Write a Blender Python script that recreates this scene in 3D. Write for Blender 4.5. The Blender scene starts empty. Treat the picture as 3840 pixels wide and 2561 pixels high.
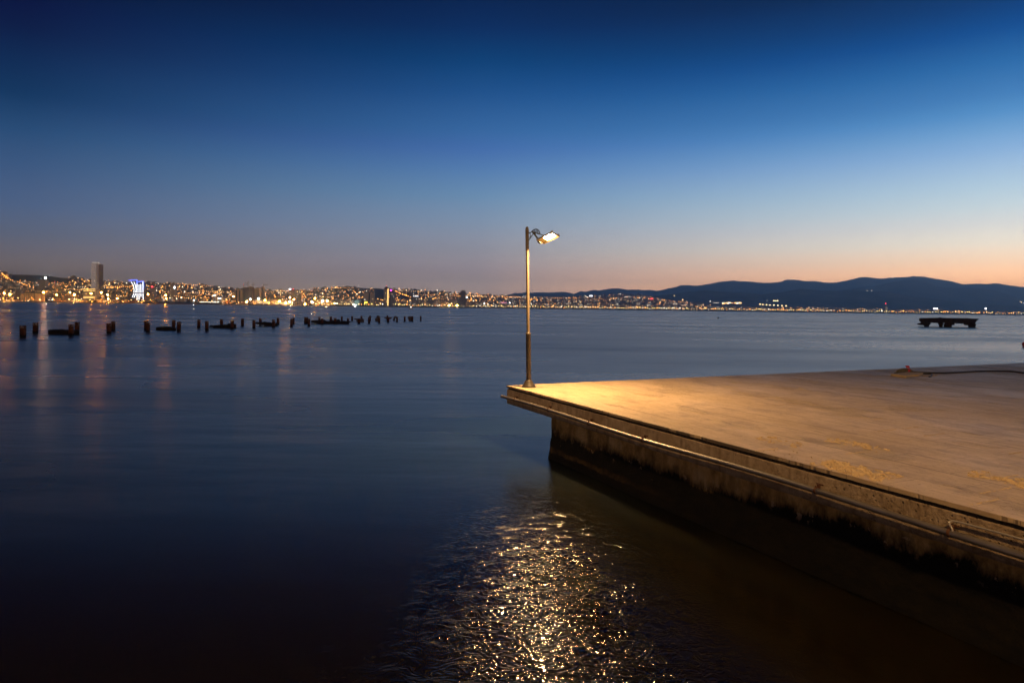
import bpy, bmesh, math, random
from mathutils import Vector, Matrix, noise as mnoise
random.seed(7)
R = math.radians
sc = bpy.context.scene
col = sc.collection

# ------------------------------------------------------------------ camera model
F = 2450.0; PX, PY = 1920.0, 1154.5; ROLL = .0138
ZC = 3.46; ZD = 1.46
CR, SR = math.cos(ROLL), math.sin(ROLL)
def ray(px, py):
    u = (px-PX)/F; v = (PY-py)/F
    return Vector((u*CR-v*SR, 1.0, u*SR+v*CR))
def at(px, py, Y):
    d = ray(px, py); return Vector((d.x*Y, Y, ZC+d.z*Y))
def hit(px, py, z):
    d = ray(px, py); t = (z-ZC)/d.z
    return Vector((d.x*t, t, z))
def hor(px): return PY+(px-PX)*math.tan(ROLL)

cd = bpy.data.cameras.new('camera'); cam = bpy.data.objects.new('camera', cd); col.objects.link(cam)
cam.matrix_world = Matrix(((CR, -SR, 0, 0), (0, 0, -1, 0), (SR, CR, 0, ZC), (0, 0, 0, 1)))
cd.sensor_width = 36; cd.lens = 36*F/3840; cd.shift_y = -(1280.5-PY)/3840
cd.clip_start = .1; cd.clip_end = 80000
sc.camera = cam

# ------------------------------------------------------------------ node helper
def lin(c):
    return tuple(((x/255)/12.92 if x/255 <= .04045 else ((x/255+.055)/1.055)**2.4) for x in c)
class NT:
    def __init__(s, nt): s.nt = nt
    def n(s, t, **k):
        nd = s.nt.nodes.new(t)
        for a, b in k.items():
            if a.startswith('_'): nd.inputs[a[1:].replace('_', ' ')].default_value = b
            else: setattr(nd, a, b)
        return nd
    def l(s, a, b): s.nt.links.new(a, b)
    def val(s, sock, v):
        if isinstance(v, (int, float)): sock.default_value = v
        elif isinstance(v, (tuple, list)): sock.default_value = tuple(v) if len(v) == len(sock.default_value) else tuple(v)+(1,)
        else: s.l(v, sock)
    def math(s, op, a, b=0.0, c=0.0, clamp=False):
        m = s.nt.nodes.new('ShaderNodeMath'); m.operation = op; m.use_clamp = clamp
        s.val(m.inputs[0], a); s.val(m.inputs[1], b)
        if op in ('MULTIPLY_ADD', 'SMOOTH_MIN', 'SMOOTH_MAX', 'WRAP', 'PINGPONG', 'COMPARE'): s.val(m.inputs[2], c)
        return m.outputs[0]
    def ramp(s, f, stops, interp='LINEAR'):
        r = s.nt.nodes.new('ShaderNodeValToRGB'); cr = r.color_ramp; cr.interpolation = interp
        while len(cr.elements) > 1: cr.elements.remove(cr.elements[-1])
        for i, (p, c) in enumerate(stops):
            if isinstance(c, (int, float)): c = (c, c, c)
            e = cr.elements[0] if i == 0 else cr.elements.new(p)
            e.position = p; e.color = tuple(c)+(1,)
        s.val(r.inputs[0], f); return r.outputs[0]
    def mix(s, f, a, b, mode='MIX'):
        m = s.nt.nodes.new('ShaderNodeMix'); m.data_type = 'RGBA'; m.blend_type = mode
        s.val(m.inputs[0], f); s.val(m.inputs[6], a); s.val(m.inputs[7], b); return m.outputs[2]
    def noise(s, vec, scale, detail=3, rough=.5, dist=0.0):
        m = s.nt.nodes.new('ShaderNodeTexNoise')
        m.inputs['Scale'].default_value = scale; m.inputs['Detail'].default_value = detail
        m.inputs['Roughness'].default_value = rough; m.inputs['Distortion'].default_value = dist
        if vec is not None: s.l(vec, m.inputs['Vector'])
        return m.outputs[0]
    def vor(s, vec, scale, feat='F1', rnd=1.0):
        m = s.nt.nodes.new('ShaderNodeTexVoronoi'); m.feature = feat
        m.inputs['Scale'].default_value = scale; m.inputs['Randomness'].default_value = rnd
        s.l(vec, m.inputs['Vector']); return m.outputs[0]
    def map(s, vec, scale=(1, 1, 1), loc=(0, 0, 0), rot=(0, 0, 0)):
        m = s.nt.nodes.new('ShaderNodeMapping')
        m.inputs['Scale'].default_value = scale; m.inputs['Location'].default_value = loc; m.inputs['Rotation'].default_value = rot
        s.l(vec, m.inputs['Vector']); return m.outputs[0]
    def obj(s): return s.n('ShaderNodeTexCoord').outputs['Object']
    def bump(s, h, strength=1.0, dist=1.0, normal=None):
        b = s.nt.nodes.new('ShaderNodeBump'); b.inputs['Strength'].default_value = strength; b.inputs['Distance'].default_value = dist
        s.l(h, b.inputs['Height'])
        if normal is not None: s.l(normal, b.inputs['Normal'])
        return b.outputs[0]

def mat(name, color=(.5, .5, .5), rough=.6, metal=0.0, emit=None, strength=0.0, fn=None, spec=.5):
    m = bpy.data.materials.new(name); m.use_nodes = True
    t = NT(m.node_tree); b = m.node_tree.nodes['Principled BSDF']
    b.inputs['Base Color'].default_value = tuple(color)+(1,); b.inputs['Roughness'].default_value = rough
    b.inputs['Metallic'].default_value = metal; b.inputs['Specular IOR Level'].default_value = spec
    if emit:
        b.inputs['Emission Color'].default_value = tuple(emit)+(1,); b.inputs['Emission Strength'].default_value = strength
    if fn: fn(t, b)
    return m

# ------------------------------------------------------------------ mesh helper
class MB:
    def __init__(s): s.v = []; s.f = []; s.m = []; s.sm = []
    def add(s, verts, faces, mi=0, smooth=False):
        o = len(s.v); s.v += [tuple(p) for p in verts]
        for f in faces: s.f.append([i+o for i in f]); s.m.append(mi); s.sm.append(smooth)
    def box(s, c, d, mi=0, ax=None, taper=1.0):
        ax = ax or (Vector((1, 0, 0)), Vector((0, 1, 0)), Vector((0, 0, 1))); c = Vector(c); vs = []
        for k in (-.5, .5):
            tp = taper if k > 0 else 1
            for i, j in ((-.5, -.5), (.5, -.5), (.5, .5), (-.5, .5)):
                vs.append(c+ax[0]*d[0]*i*tp+ax[1]*d[1]*j*tp+ax[2]*d[2]*k)
        s.add(vs, [(3, 2, 1, 0), (4, 5, 6, 7), (0, 1, 5, 4), (1, 2, 6, 5), (2, 3, 7, 6), (3, 0, 4, 7)], mi); return s
    def prism(s, pts, ext, mi=0):
        """closed planar outline pushed along ext"""
        pts = [Vector(p) for p in pts]; n = len(pts); e = Vector(ext)
        vs = pts+[p+e for p in pts]
        s.add(vs, [tuple(range(n))[::-1], tuple(range(n, 2*n))]+[(i, (i+1) % n, n+(i+1) % n, n+i) for i in range(n)], mi); return s
    def tube(s, pts, r, n=10, mi=0, cap=True, smooth=True):
        pts = [Vector(p) for p in pts]; rs = r if isinstance(r, (list, tuple)) else [r]*len(pts)
        rings = []; prev = None
        for i, p in enumerate(pts):
            t = (pts[min(i+1, len(pts)-1)]-pts[max(i-1, 0)]).normalized()
            if prev is None:
                up = Vector((0, 0, 1)) if abs(t.z) < .9 else Vector((1, 0, 0)); a = t.cross(up).normalized()
            else: a = (prev-t*prev.dot(t)).normalized()
            prev = a; b = t.cross(a)
            rings.append([p+(a*math.cos(2*math.pi*k/n)+b*math.sin(2*math.pi*k/n))*rs[i] for k in range(n)])
        vs = [q for rg in rings for q in rg]; fs = []
        for i in range(len(pts)-1):
            for k in range(n): fs.append((i*n+k, i*n+(k+1) % n, (i+1)*n+(k+1) % n, (i+1)*n+k))
        s.add(vs, fs, mi, smooth)
        if cap: s.add(rings[0], [tuple(range(n))[::-1]], mi); s.add(rings[-1], [tuple(range(n))], mi)
        return s
    def lathe(s, prof, n=24, mi=0, axis=None, smooth=True):
        """prof: (r, z) pairs; axis maps z to a point"""
        axis = axis or (lambda z: Vector((0, 0, z))); vs = []
        for r, z in prof:
            c = axis(z); vs += [c+Vector((r*math.cos(2*math.pi*k/n), r*math.sin(2*math.pi*k/n), 0)) for k in range(n)]
        fs = [(i*n+k, i*n+(k+1) % n, (i+1)*n+(k+1) % n, (i+1)*n+k) for i in range(len(prof)-1) for k in range(n)]
        s.add(vs, fs, mi, smooth)
        s.add(vs[:n], [tuple(range(n))[::-1]], mi); s.add(vs[-n:], [tuple(range(n))], mi); return s
    def ball(s, c, r, mi=0, nu=8, nv=5):
        c = Vector(c); vs = [c+Vector((0, 0, -r))]; fs = []
        for j in range(1, nv):
            a = -math.pi/2+math.pi*j/nv
            vs += [c+Vector((r*math.cos(a)*math.cos(2*math.pi*k/nu), r*math.cos(a)*math.sin(2*math.pi*k/nu), r*math.sin(a))) for k in range(nu)]
        vs.append(c+Vector((0, 0, r))); top = len(vs)-1
        for k in range(nu):
            fs.append((0, 1+(k+1) % nu, 1+k)); fs.append((top, 1+(nv-2)*nu+k, 1+(nv-2)*nu+(k+1) % nu))
            for j in range(nv-2): fs.append((1+j*nu+k, 1+j*nu+(k+1) % nu, 1+(j+1)*nu+(k+1) % nu, 1+(j+1)*nu+k))
        s.add(vs, fs, mi, True); return s
    def octa(s, c, r, mi=0):
        x, y, z = c
        s.add([(x+r, y, z), (x-r, y, z), (x, y+r, z), (x, y-r, z), (x, y, z+r), (x, y, z-r)],
              [(0, 2, 4), (2, 1, 4), (1, 3, 4), (3, 0, 4), (2, 0, 5), (1, 2, 5), (3, 1, 5), (0, 3, 5)], mi); return s
    def build(s, name, mats, parent=None, loc=None):
        me = bpy.data.meshes.new(name)
        o0 = Vector(loc) if loc is not None else Vector((0, 0, 0))
        me.from_pydata([tuple(Vector(v)-o0) for v in s.v], [], s.f)
        for m in (mats if isinstance(mats, (list, tuple)) else [mats]): me.materials.append(m)
        me.polygons.foreach_set('material_index', s.m); me.polygons.foreach_set('use_smooth', s.sm); me.update()
        ob = bpy.data.objects.new(name, me); col.objects.link(ob); ob.location = o0
        if parent is not None:
            ob.parent = parent; ob.location = o0-parent.matrix_basis.translation if parent.rotation_euler.z == 0 else o0
        return ob
def tag(o, label=None, cat=None, group=None, kind=None):
    for k, v in (('label', label), ('category', cat), ('group', group), ('kind', kind)):
        if v: o[k] = v
    return o
def empty(name, loc, label, cat, group=None):
    o = bpy.data.objects.new(name, None); col.objects.link(o); o.location = loc; o.empty_display_size = .2
    return tag(o, label, cat, group)

# ------------------------------------------------------------------ sky
w = bpy.data.worlds.new('World'); sc.world = w; w.use_nodes = True
T = NT(w.node_tree); bg = w.node_tree.nodes['Background']
sky = T.n('ShaderNodeTexSky', sky_type='NISHITA'); sky.sun_disc = False
sky.sun_elevation = R(-4); sky.sun_rotation = R(58); sky.ozone_density = 6
g = T.n('ShaderNodeTexCoord').outputs['Generated']; sp = T.n('ShaderNodeSeparateXYZ'); T.l(g, sp.inputs[0])
hx, hy, hz = sp.outputs
el = T.math('ARCTAN2', hz, T.math('SQRT', T.math('ADD', T.math('MULTIPLY', hx, hx), T.math('MULTIPLY', hy, hy))))
elf = T.math('DIVIDE', el, math.pi/2, clamp=True)
az = T.math('ARCTAN2', hx, hy)
azf = T.math('MULTIPLY_ADD', az, 1/(2*math.pi), .5)
HAZE, HTOP, INSC = 1.3e-4, 575, (.032, .054, .106)     # air of the bay, see the haze box below
SKY = {
 100: [(0,(0,30,68)),(105,(1,36,74)),(231,(4,48,88)),(351,(24,58,98)),(491,(42,78,120)),(631,(61,90,130)),(772,(76,98,133)),(877,(88,100,124)),(947,(98,100,116)),(1020,(100,97,107)),(1090,(100,92,98))],
 1800: [(0,(2,40,82)),(105,(2,48,96)),(231,(10,66,118)),(351,(34,82,138)),(491,(55,102,158)),(561,(68,108,168)),(631,(82,122,172)),(737,(104,138,172)),(842,(125,142,165)),(947,(136,136,148)),(1017,(135,127,136)),(1070,(134,123,128)),(1110,(132,118,121))],
 3740: [(0,(0,60,115)),(105,(10,76,142)),(231,(42,104,165)),(351,(66,124,182)),(421,(84,142,196)),(491,(112,160,206)),(561,(136,174,214)),(631,(158,188,216)),(702,(176,200,216)),(772,(194,208,214)),(842,(213,212,208)),(912,(230,218,200)),(982,(242,205,172)),(1038,(248,190,148)),(1075,(246,182,136)),(1130,(240,168,118))]}
cols = []
for px, lst in SKY.items():
    st = []
    for py, c in lst:
        d = ray(px, py); e = max(math.atan2(d.z, math.hypot(d.x, d.y)), .002)
        tr = math.exp(-HAZE*min(HTOP/math.sin(e), 14500)); st.append((e/(math.pi/2), tuple(max((q-j*(1-tr))/tr, .0) for q, j in zip(lin(c), INSC))))
    c0 = st[0][1]; et = max(q[0] for q in st); st.append((et+.03, tuple(x*.36 for x in c0))); st.append((.42, tuple(x*.10 for x in c0))); st.append((1, tuple(x*.07 for x in c0)))
    st.sort(); cols.append(T.ramp(elf, st))
A = lambda deg: (deg+180)/360
f1 = T.ramp(azf, [(0, 0), (A(-37), 0), (A(-3), 1), (A(110), 1), (A(165), 0)], 'LINEAR')
f2 = T.ramp(azf, [(0, 0), (A(-3), 0), (A(37), 1), (A(80), 1), (A(125), 0)], 'LINEAR')
tw = T.mix(f2, T.mix(f1, cols[0], cols[1]), cols[2])
# warm fill added to the low sky behind the viewer, lighting pier and piles
warm_fill = T.math('MULTIPLY', T.ramp(azf, [(0, 1), (A(-130), .9), (A(-80), 0), (A(100), 0), (A(140), .9), (1, 1)], 'EASE'), T.ramp(elf, [(0, 1), (.10, .6), (.25, 0)], 'EASE'))
tw = T.mix(warm_fill, tw, (.70, .38, .16))
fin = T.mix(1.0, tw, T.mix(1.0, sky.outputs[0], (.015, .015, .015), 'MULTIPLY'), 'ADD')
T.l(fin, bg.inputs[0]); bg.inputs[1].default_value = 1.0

# ------------------------------------------------------------------ render setup
sc.view_settings.view_transform = 'Standard'; sc.view_settings.look = 'None'; sc.view_settings.exposure = 0; sc.view_settings.gamma = 1
sc.render.engine = 'CYCLES'
cy = sc.cycles
cy.max_bounces = 6; cy.diffuse_bounces = 3; cy.glossy_bounces = 3; cy.transmission_bounces = 2; cy.volume_bounces = 0; cy.transparent_max_bounces = 4
cy.sample_clamp_indirect = 4; cy.caustics_reflective = False; cy.caustics_refractive = False
cy.use_adaptive_sampling = False; cy.use_denoising = True; cy.denoising_prefilter = 'ACCURATE'; cy.use_light_tree = True

# ------------------------------------------------------------------ water
def f_water(t, b):
    p = t.obj(); s = t.n('ShaderNodeSeparateXYZ'); t.l(p, s.inputs[0])
    x, y, z = s.outputs
    dist = t.math('SQRT', t.math('ADD', t.math('MULTIPLY', x, x), t.math('MULTIPLY', y, y)))
    rip = t.ramp(t.math('DIVIDE', dist, 60), [(0, 1), (.16, 1), (.30, .35), (.6, 0)], 'EASE')       # sheltered water beside the quay
    sw = t.math('SQRT', t.math('ADD', t.math('POWER', t.math('DIVIDE', t.math('SUBTRACT', x, .52), 1.25), 2), t.math('POWER', t.math('DIVIDE', t.math('SUBTRACT', y, 4.9), 5.2), 2)))
    sw = t.math('MULTIPLY_ADD', t.noise(p, .8, 3, .6), .7, sw)
    rip = t.ramp(t.math('DIVIDE', sw, 3), [(0, 1), (.32, 1), (.50, .45), (.68, .12), (1, .04)], 'EASE')      # a cat's-paw of fine ripples off the pier corner
    wind = t.noise(t.map(p, (.02, .06, .05), rot=(0, 0, -.35)), 1, 3, .55)
    t.l(t.mix(t.ramp(t.math('DIVIDE', dist, 60), [(.12, 0), (.75, 1)], 'EASE'), (.0075, .0055, .0021), (.022, .085, .13)), b.inputs['Base Color'])      # brown and murky by the quay, deep teal offshore
    rough = t.ramp(t.math('DIVIDE', dist, 80), [(0, .13), (.1, .17), (.2, .27), (.6, .29)], 'EASE')
    rough = t.math('ADD', rough, t.math('MULTIPLY', t.math('SUBTRACT', wind, .5), .26), clamp=True)
    rough = t.math('MULTIPLY_ADD', rip, t.math('SUBTRACT', .085, rough), rough)
    t.l(t.math('MAXIMUM', rough, .03), b.inputs['Roughness'])
    t.l(t.ramp(t.math('DIVIDE', dist, 60), [(.10, 1.25), (.30, 1.38), (.6, 1.46)], 'EASE'), b.inputs['IOR'])
    b.inputs['Subsurface Weight'].default_value = 1.0; b.inputs['Subsurface Radius'].default_value = (1.0, .8, .45); b.inputs['Subsurface Scale'].default_value = .4
    # capillary ripples (closed wavelets) and longer wind waves
    n1 = t.noise(t.map(p, (1, 1.25, 1)), 3.4, 1.5, .5, .6)
    h1 = t.math('SINE', t.math('MULTIPLY', n1, 54))
    n2 = t.noise(t.map(p, (1.1, 1, 1), (7.3, 2.1, 3)), 5.4, 1, .5, .4)
    h2 = t.math('SINE', t.math('MULTIPLY', n2, 44))
    hs = t.math('MULTIPLY', t.math('MULTIPLY_ADD', h1, .0023, t.math('MULTIPLY', h2, .0015)), rip)
    w1 = t.noise(t.map(p, (.35, 1, 1), rot=(0, 0, .12)), 1.1, 3, .6)
    w2 = t.noise(t.map(p, (.25, .8, 1), rot=(0, 0, -.2)), .22, 3, .6)
    far = t.ramp(t.math('DIVIDE', dist, 50), [(.1, 0), (.6, 1)])
    hl = t.math('MULTIPLY', t.math('MULTIPLY_ADD', w1, .020, t.math('MULTIPLY', w2, .09)), t.math('MULTIPLY_ADD', far, .9, .04))
    t.l(t.bump(t.math('ADD', hs, hl), 1, 1), b.inputs['Normal'])
M_water = mat('sea_water', fn=f_water)
mb = MB()
xs = [-16500, -3000, -400, -60, 0, 60, 400, 3000, 16500]; ys = [-190, -30, 0, 30, 120, 600, 2400, 8000, 13400]
mb.add([(x, y, 0) for y in ys for x in xs], [(j*9+i, j*9+i+1, j*9+i+10, j*9+i+9) for j in range(8) for i in range(8)])
water = tag(mb.build('water', M_water), 'calm dark blue bay water under the dusk sky', 'water', kind='structure')

# ------------------------------------------------------------------ pier frame
pA = hit(1899, 1445, ZD); pB = hit(3840, 1956, ZD)
ex = Vector((pB.x-pA.x, pB.y-pA.y, 0)).normalized(); ey = Vector((-ex.y, ex.x, 0)); ez = Vector((0, 0, 1))
PR = math.atan2(ex.y, ex.x)
def pier_local(p): d = p-pA; return (d.dot(ex), d.dot(ey), d.z)
def PW(x, y, z=0): return pA+ex*x+ey*y+ez*z
LX, LY = 30.0, 44.0

def pl(px, py): return pier_local(hit(px, py, ZD))
_a, _b, _c, _d = pl(3190, 1765), pl(2930, 1656), pl(3210, 1668), pl(3760, 1798)
PATCH = [(_a[0], .33, .50, .30), (_b[0], _b[1], .42, .26), (_c[0], _c[1], .5, .22), (_d[0], _d[1], .40, .25)]
def stains(t, p, sc_, lo, hi): return t.ramp(t.noise(p, sc_, 5, .62), [(lo, 0), (hi, 1)])
def f_paving(t, b):
    p = t.obj()
    br = t.n('ShaderNodeTexBrick'); br.offset = .5; br.squash = 1
    t.l(t.map(p, (1, 1, 1), (-.33, -.005, 0)), br.inputs['Vector'])
    br.inputs['Color1'].default_value = (.58, .425, .245, 1); br.inputs['Color2'].default_value = (.63, .465, .27, 1); br.inputs['Mortar'].default_value = (.14, .095, .055, 1)
    br.inputs['Scale'].default_value = 1; br.inputs['Mortar Size'].default_value = .004; br.inputs['Mortar Smooth'].default_value = .2
    br.inputs['Brick Width'].default_value = .945; br.inputs['Row Height'].default_value = .645; br.inputs['Bias'].default_value = 0
    vein = t.noise(t.map(p, (.9, 2.3, 4)), 2.4, 8, .70, 1.0)
    big = t.noise(t.map(p, (.5, 1.2, 1)), .55, 4, .6)
    spot = t.noise(t.map(p, (1, 3.2, 1)), 3.0, 6, .7)
    c = t.mix(t.ramp(vein, [(.40, 0), (.66, .55)]), br.outputs['Color'], (.29, .19, .10))
    c = t.mix(t.ramp(t.noise(p, 1.7, 5, .65), [(.42, 0), (.66, .5)]), c, (.56, .41, .25))
    c = t.mix(t.ramp(t.noise(t.map(p, (.8, 1.3, 1)), .8, 7, .72), [(.50, 0), (.64, .62)]), c, (.25, .175, .11))
    c = t.mix(t.ramp(big, [(.35, 0), (.7, .45)]), c, (.30, .215, .145))
    c = t.mix(t.ramp(t.noise(t.map(p, (.6, 2.6, 1)), 1.0, 6, .68), [(.60, 0), (.70, .65)]), c, (.13, .09, .06))
    sx = t.n('ShaderNodeSeparateXYZ'); t.l(p, sx.inputs[0])
    worn = t.math('MULTIPLY', t.ramp(t.noise(t.map(p, (.9, 1.5, 1), (3.2, 1.7, 0)), .62, 3, .5), [(.57, 0), (.63, 1)]), t.ramp(spot, [(.42, 0), (.56, 1)]))
    pm = None; rag = t.noise(t.map(p, (1, 2.2, 1)), 7, 6, .72)
    for qx, qy, rx, ry in PATCH:      # slabs whose face has spalled away
        e_ = t.math('ADD', t.math('POWER', t.math('DIVIDE', t.math('SUBTRACT', sx.outputs[0], qx), rx), 4), t.math('POWER', t.math('DIVIDE', t.math('SUBTRACT', sx.outputs[1], qy), ry), 4))
        m_ = t.math('MULTIPLY', t.ramp(t.math('MULTIPLY_ADD', rag, 1.5, e_), [(0, 1), (.95, 1), (1, 0)]), 1.0)
        pm = m_ if pm is None else t.math('MAXIMUM', pm, m_)
    worn = t.math('MAXIMUM', worn, pm)
    c = t.mix(t.math('MULTIPLY', worn, t.ramp(t.noise(t.map(p, (1, 2, 1)), 16, 4, .7), [(.42, .05), (.62, .75)])), c, (.62, .455, .25))
    pits = t.ramp(t.noise(t.map(p, (1, 3, 1)), 13, 4, .65), [(.60, 0), (.68, 1)])
    c = t.mix(t.math('MULTIPLY', pits, .7), c, (.11, .075, .04))
    fy = t.math('ABSOLUTE', t.math('SUBTRACT', t.math('FRACT', t.math('ADD', t.math('DIVIDE', sx.outputs[1], .645), .5)), .5))
    ln = t.math('MULTIPLY', t.ramp(t.math('MULTIPLY', fy, 10), [(.10, 1), (.19, 0)]), t.ramp(t.noise(t.map(p, (.22, 1.2, 1)), 1, 3, .6), [(.46, .08), (.58, 1)]))
    c = t.mix(t.math('MULTIPLY', ln, .8), c, (.05, .034, .02))
    t.l(c, b.inputs['Base Color'])
    t.l(t.ramp(big, [(.3, .42), (.7, .62)]), b.inputs['Roughness'])
    h = t.math('MULTIPLY', vein, .003)
    h = t.math('MULTIPLY_ADD', t.noise(t.map(p, (1, 2, 1)), 20, 5, .65), .006, h)
    h = t.math('MULTIPLY_ADD', br.outputs['Fac'], -.006, h)
    h = t.math('MULTIPLY_ADD', pits, -.006, h)
    h = t.math('MULTIPLY_ADD', t.math('MULTIPLY', worn, t.noise(t.map(p, (1, 2.5, 1)), 9, 4, .65)), .055, h)
    h = t.math('MULTIPLY_ADD', t.noise(t.map(p, (1, 1.5, 1)), 1.6, 2, .5), .012, h)
    t.l(t.bump(h, 1, 1), b.inputs['Normal'])
M_paving = mat('travertine_paving', fn=f_paving, spec=.35)

def f_beam(t, b):
    p = t.obj(); s = t.n('ShaderNodeSeparateXYZ'); t.l(p, s.inputs[0])
    rg = t.ramp(t.math('DIVIDE', s.outputs[0], 14), [(.45, 0), (.85, 1)])       # the cast face is honeycombed towards the quay
    n = t.noise(p, 5, 6, .65); st = t.noise(t.map(p, (3, 3, .35)), 2.6, 4, .6)
    c = t.ramp(n, [(.3, (.26, .185, .11)), (.55, (.45, .335, .215)), (.8, (.60, .48, .34))])
    c = t.mix(t.ramp(st, [(.56, 0), (.72, .65)]), c, (.15, .10, .06))
    c = t.mix(t.ramp(t.noise(p, 1.3, 4, .6), [(.5, 0), (.75, .6)]), c, (.24, .15, .07))
    run = t.math('MULTIPLY', t.ramp(t.noise(t.map(p, (3.2, 1, .02)), 1.7, 4, .7), [(.64, 0), (.70, 1)]), t.ramp(t.noise(p, 2.2, 3), [(.4, 0), (.6, 1)]))
    c = t.mix(t.math('MULTIPLY', run, .75), c, (.16, .065, .022))
    v = t.vor(t.map(p, (1, 1, 1.2)), 15); holes = t.ramp(v, [(.10, 1), (.24, 0)])
    holes = t.math('MULTIPLY', holes, t.ramp(t.noise(p, 3.1, 2), [(.38, 0), (.6, 1)]))
    holes = t.math('MULTIPLY', holes, t.math('MULTIPLY_ADD', rg, .85, .15))
    c = t.mix(holes, c, (.04, .028, .018))
    c = t.mix(t.math('MULTIPLY', rg, t.ramp(t.noise(p, 22, 4, .7), [(.4, 0), (.62, .7)])), c, (.16, .10, .05))
    t.l(c, b.inputs['Base Color']); b.inputs['Roughness'].default_value = .85
    h = t.math('MULTIPLY', t.noise(p, 30, 6, .7), t.math('MULTIPLY_ADD', rg, .022, .006))
    h = t.math('MULTIPLY_ADD', holes, -.03, h)
    h = t.math('MULTIPLY_ADD', st, .01, h)
    t.l(t.bump(h, 1, 1), b.inputs['Normal'])
M_beam = mat('pitted_concrete', fn=f_beam, spec=.2)

def f_mortar(t, b):
    p = t.obj()
    t.l(t.ramp(t.noise(p, 16, 6, .7), [(.35, (.035, .026, .017)), (.7, (.17, .12, .07))]), b.inputs['Base Color']); b.inputs['Roughness'].default_value = .95
    t.l(t.bump(t.noise(p, 22, 5, .7), 1, .06), b.inputs['Normal'])
M_mortar = mat('crumbled_mortar', fn=f_mortar, spec=.15)

def f_wall(t, b):
    p = t.obj(); s = t.n('ShaderNodeSeparateXYZ'); t.l(p, s.inputs[0])
    n = t.noise(t.map(p, (1, 1, .7)), 3.2, 7, .66)
    up = t.ramp(n, [(.32, (.24, .135, .04)), (.52, (.58, .36, .12)), (.72, (.72, .52, .25))])
    up = t.mix(t.ramp(t.noise(t.map(p, (2.2, 2, .3)), 2, 5, .6), [(.45, 0), (.75, .8)]), up, (.10, .06, .02))
    up = t.mix(t.ramp(t.math('MULTIPLY_ADD', t.noise(t.map(p, (1, 1, .6)), 1.6, 7, .7), 1.1, t.math('ADD', s.outputs[2], .5)), [(.0, .6), (.35, 0)]), up, (.07, .042, .015))
    # tide line: algae below a ragged edge, patches of bare render left in it
    ln = t.math('MULTIPLY_ADD', t.noise(t.map(p, (1, 1, .5)), 2.1, 6, .68), .62, s.outputs[2])
    ln = t.math('MULTIPLY_ADD', t.noise(t.map(p, (1, 1, 1)), .45, 2, .5), .25, ln)
    ln = t.math('MULTIPLY_ADD', t.ramp(t.math('DIVIDE', s.outputs[0], 13), [(.1, 0), (.55, .13), (.8, .5), (1, .9)]), -.42, ln)
    ln = t.math('MULTIPLY_ADD', t.math('SUBTRACT', t.noise(t.map(p, (1, 1, .45)), 14, 5, .7), .5), .24, ln)
    alg = t.ramp(t.math('MULTIPLY_ADD', ln, .5, .75), [(.505, 1), (.590, 0)])
    bare = t.math('MULTIPLY', t.ramp(t.noise(p, 5.5, 4, .6), [(.62, 0), (.64, 1)]), t.ramp(t.math('MULTIPLY_ADD', ln, .5, .75), [(.44, 0), (.53, 1)]))
    weed = t.ramp(t.noise(t.map(p, (1, 1, 2.5)), 4, 6, .7), [(.35, (.002, .0016, .0008)), (.75, (.012, .008, .003))])
    zz = t.math('MULTIPLY_ADD', t.noise(p, 2.4, 5, .7), .22, s.outputs[2])
    strp = t.ramp(t.math('MULTIPLY_ADD', zz, .5, .75), [(.15, 0), (.165, .85), (.195, .6), (.21, 0)])
    weed = t.mix(t.math('MULTIPLY', t.math('MULTIPLY', strp, t.ramp(t.math('DIVIDE', s.outputs[0], 10), [(.25, 1), (.65, 0)])), t.ramp(n, [(.4, .1), (.62, 1)])), weed, (.12, .07, .022))
    low = t.mix(bare, weed, (.34, .24, .15))
    t.l(t.mix(alg, up, low), b.inputs['Base Color']); b.inputs['Roughness'].default_value = .8
    t.l(t.bump(t.math('MULTIPLY_ADD', alg, -.25, t.noise(p, 18, 6, .7)), 1, .02), b.inputs['Normal'])
M_wall = mat('tide_stained_wall', fn=f_wall, spec=.2)

pier = empty('concrete_pier', pA, 'concrete pier with worn stone paving and a tide stained wall below', 'pier')
pier.rotation_euler = (0, 0, PR)
def edge_profile(n, L, seed, amp=.004):
    """ragged edge of the paving slabs: offset per point"""
    rr = random.Random(seed); out = []
    chips = [(rr.uniform(0, L), rr.uniform(.03, .16), rr.uniform(.008, .03)) for _ in range(int(L*1.3))]
    for i in range(n+1):
        x = L*i/n; o = amp*mnoise.noise(Vector((x*3.1, seed, 0)))+.003*mnoise.noise(Vector((x*14, seed+5, 0)))
        for c, w_, d in chips:
            if abs(x-c) < w_: o += d*(1-((x-c)/w_)**2)*(.7+.3*mnoise.noise(Vector((x*40, 0, seed))))
        out.append(max(o, -.003))
    return out
mb = MB()
NX, NY = 520, 300
ox = edge_profile(NX, LX, 3); oy = edge_profile(NY, LY, 8)
TH = .048
# near edge strip (y from ragged 0 to .12), back edge strip (x from ragged 0 to .12), interior
near = [Vector((max(LX*i/NX, 0), ox[i], 0)) for i in range(NX+1)]
def strip(outer, inner):
    n = len(outer); lo = [p+Vector((0, 0, -TH+.004*mnoise.noise(p*9))) for p in outer]
    top2 = [p+Vector((0, 0, -.004)) for p in outer]
    mid = [p+(q-p).normalized()*.006 for p, q in zip(outer, inner)]
    vs = inner+mid+top2+lo
    for a in range(3):
        mb.add(vs[a*n:(a+2)*n], [(i, n+i, n+i+1, i+1) for i in range(n-1)])
cx = .12
outer = [Vector((max(p.x, oy[0]), p.y, 0)) for p in near]
inner = [Vector((max(p.x, cx), cx, 0)) for p in near]
strip(outer, inner)
outb = [Vector((oy[i], max(LY*i/NY, ox[0]), 0)) for i in range(NY+1)][::-1]
inb = [Vector((cx, max(LY*i/NY, cx), 0)) for i in range(NY+1)][::-1]
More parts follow.
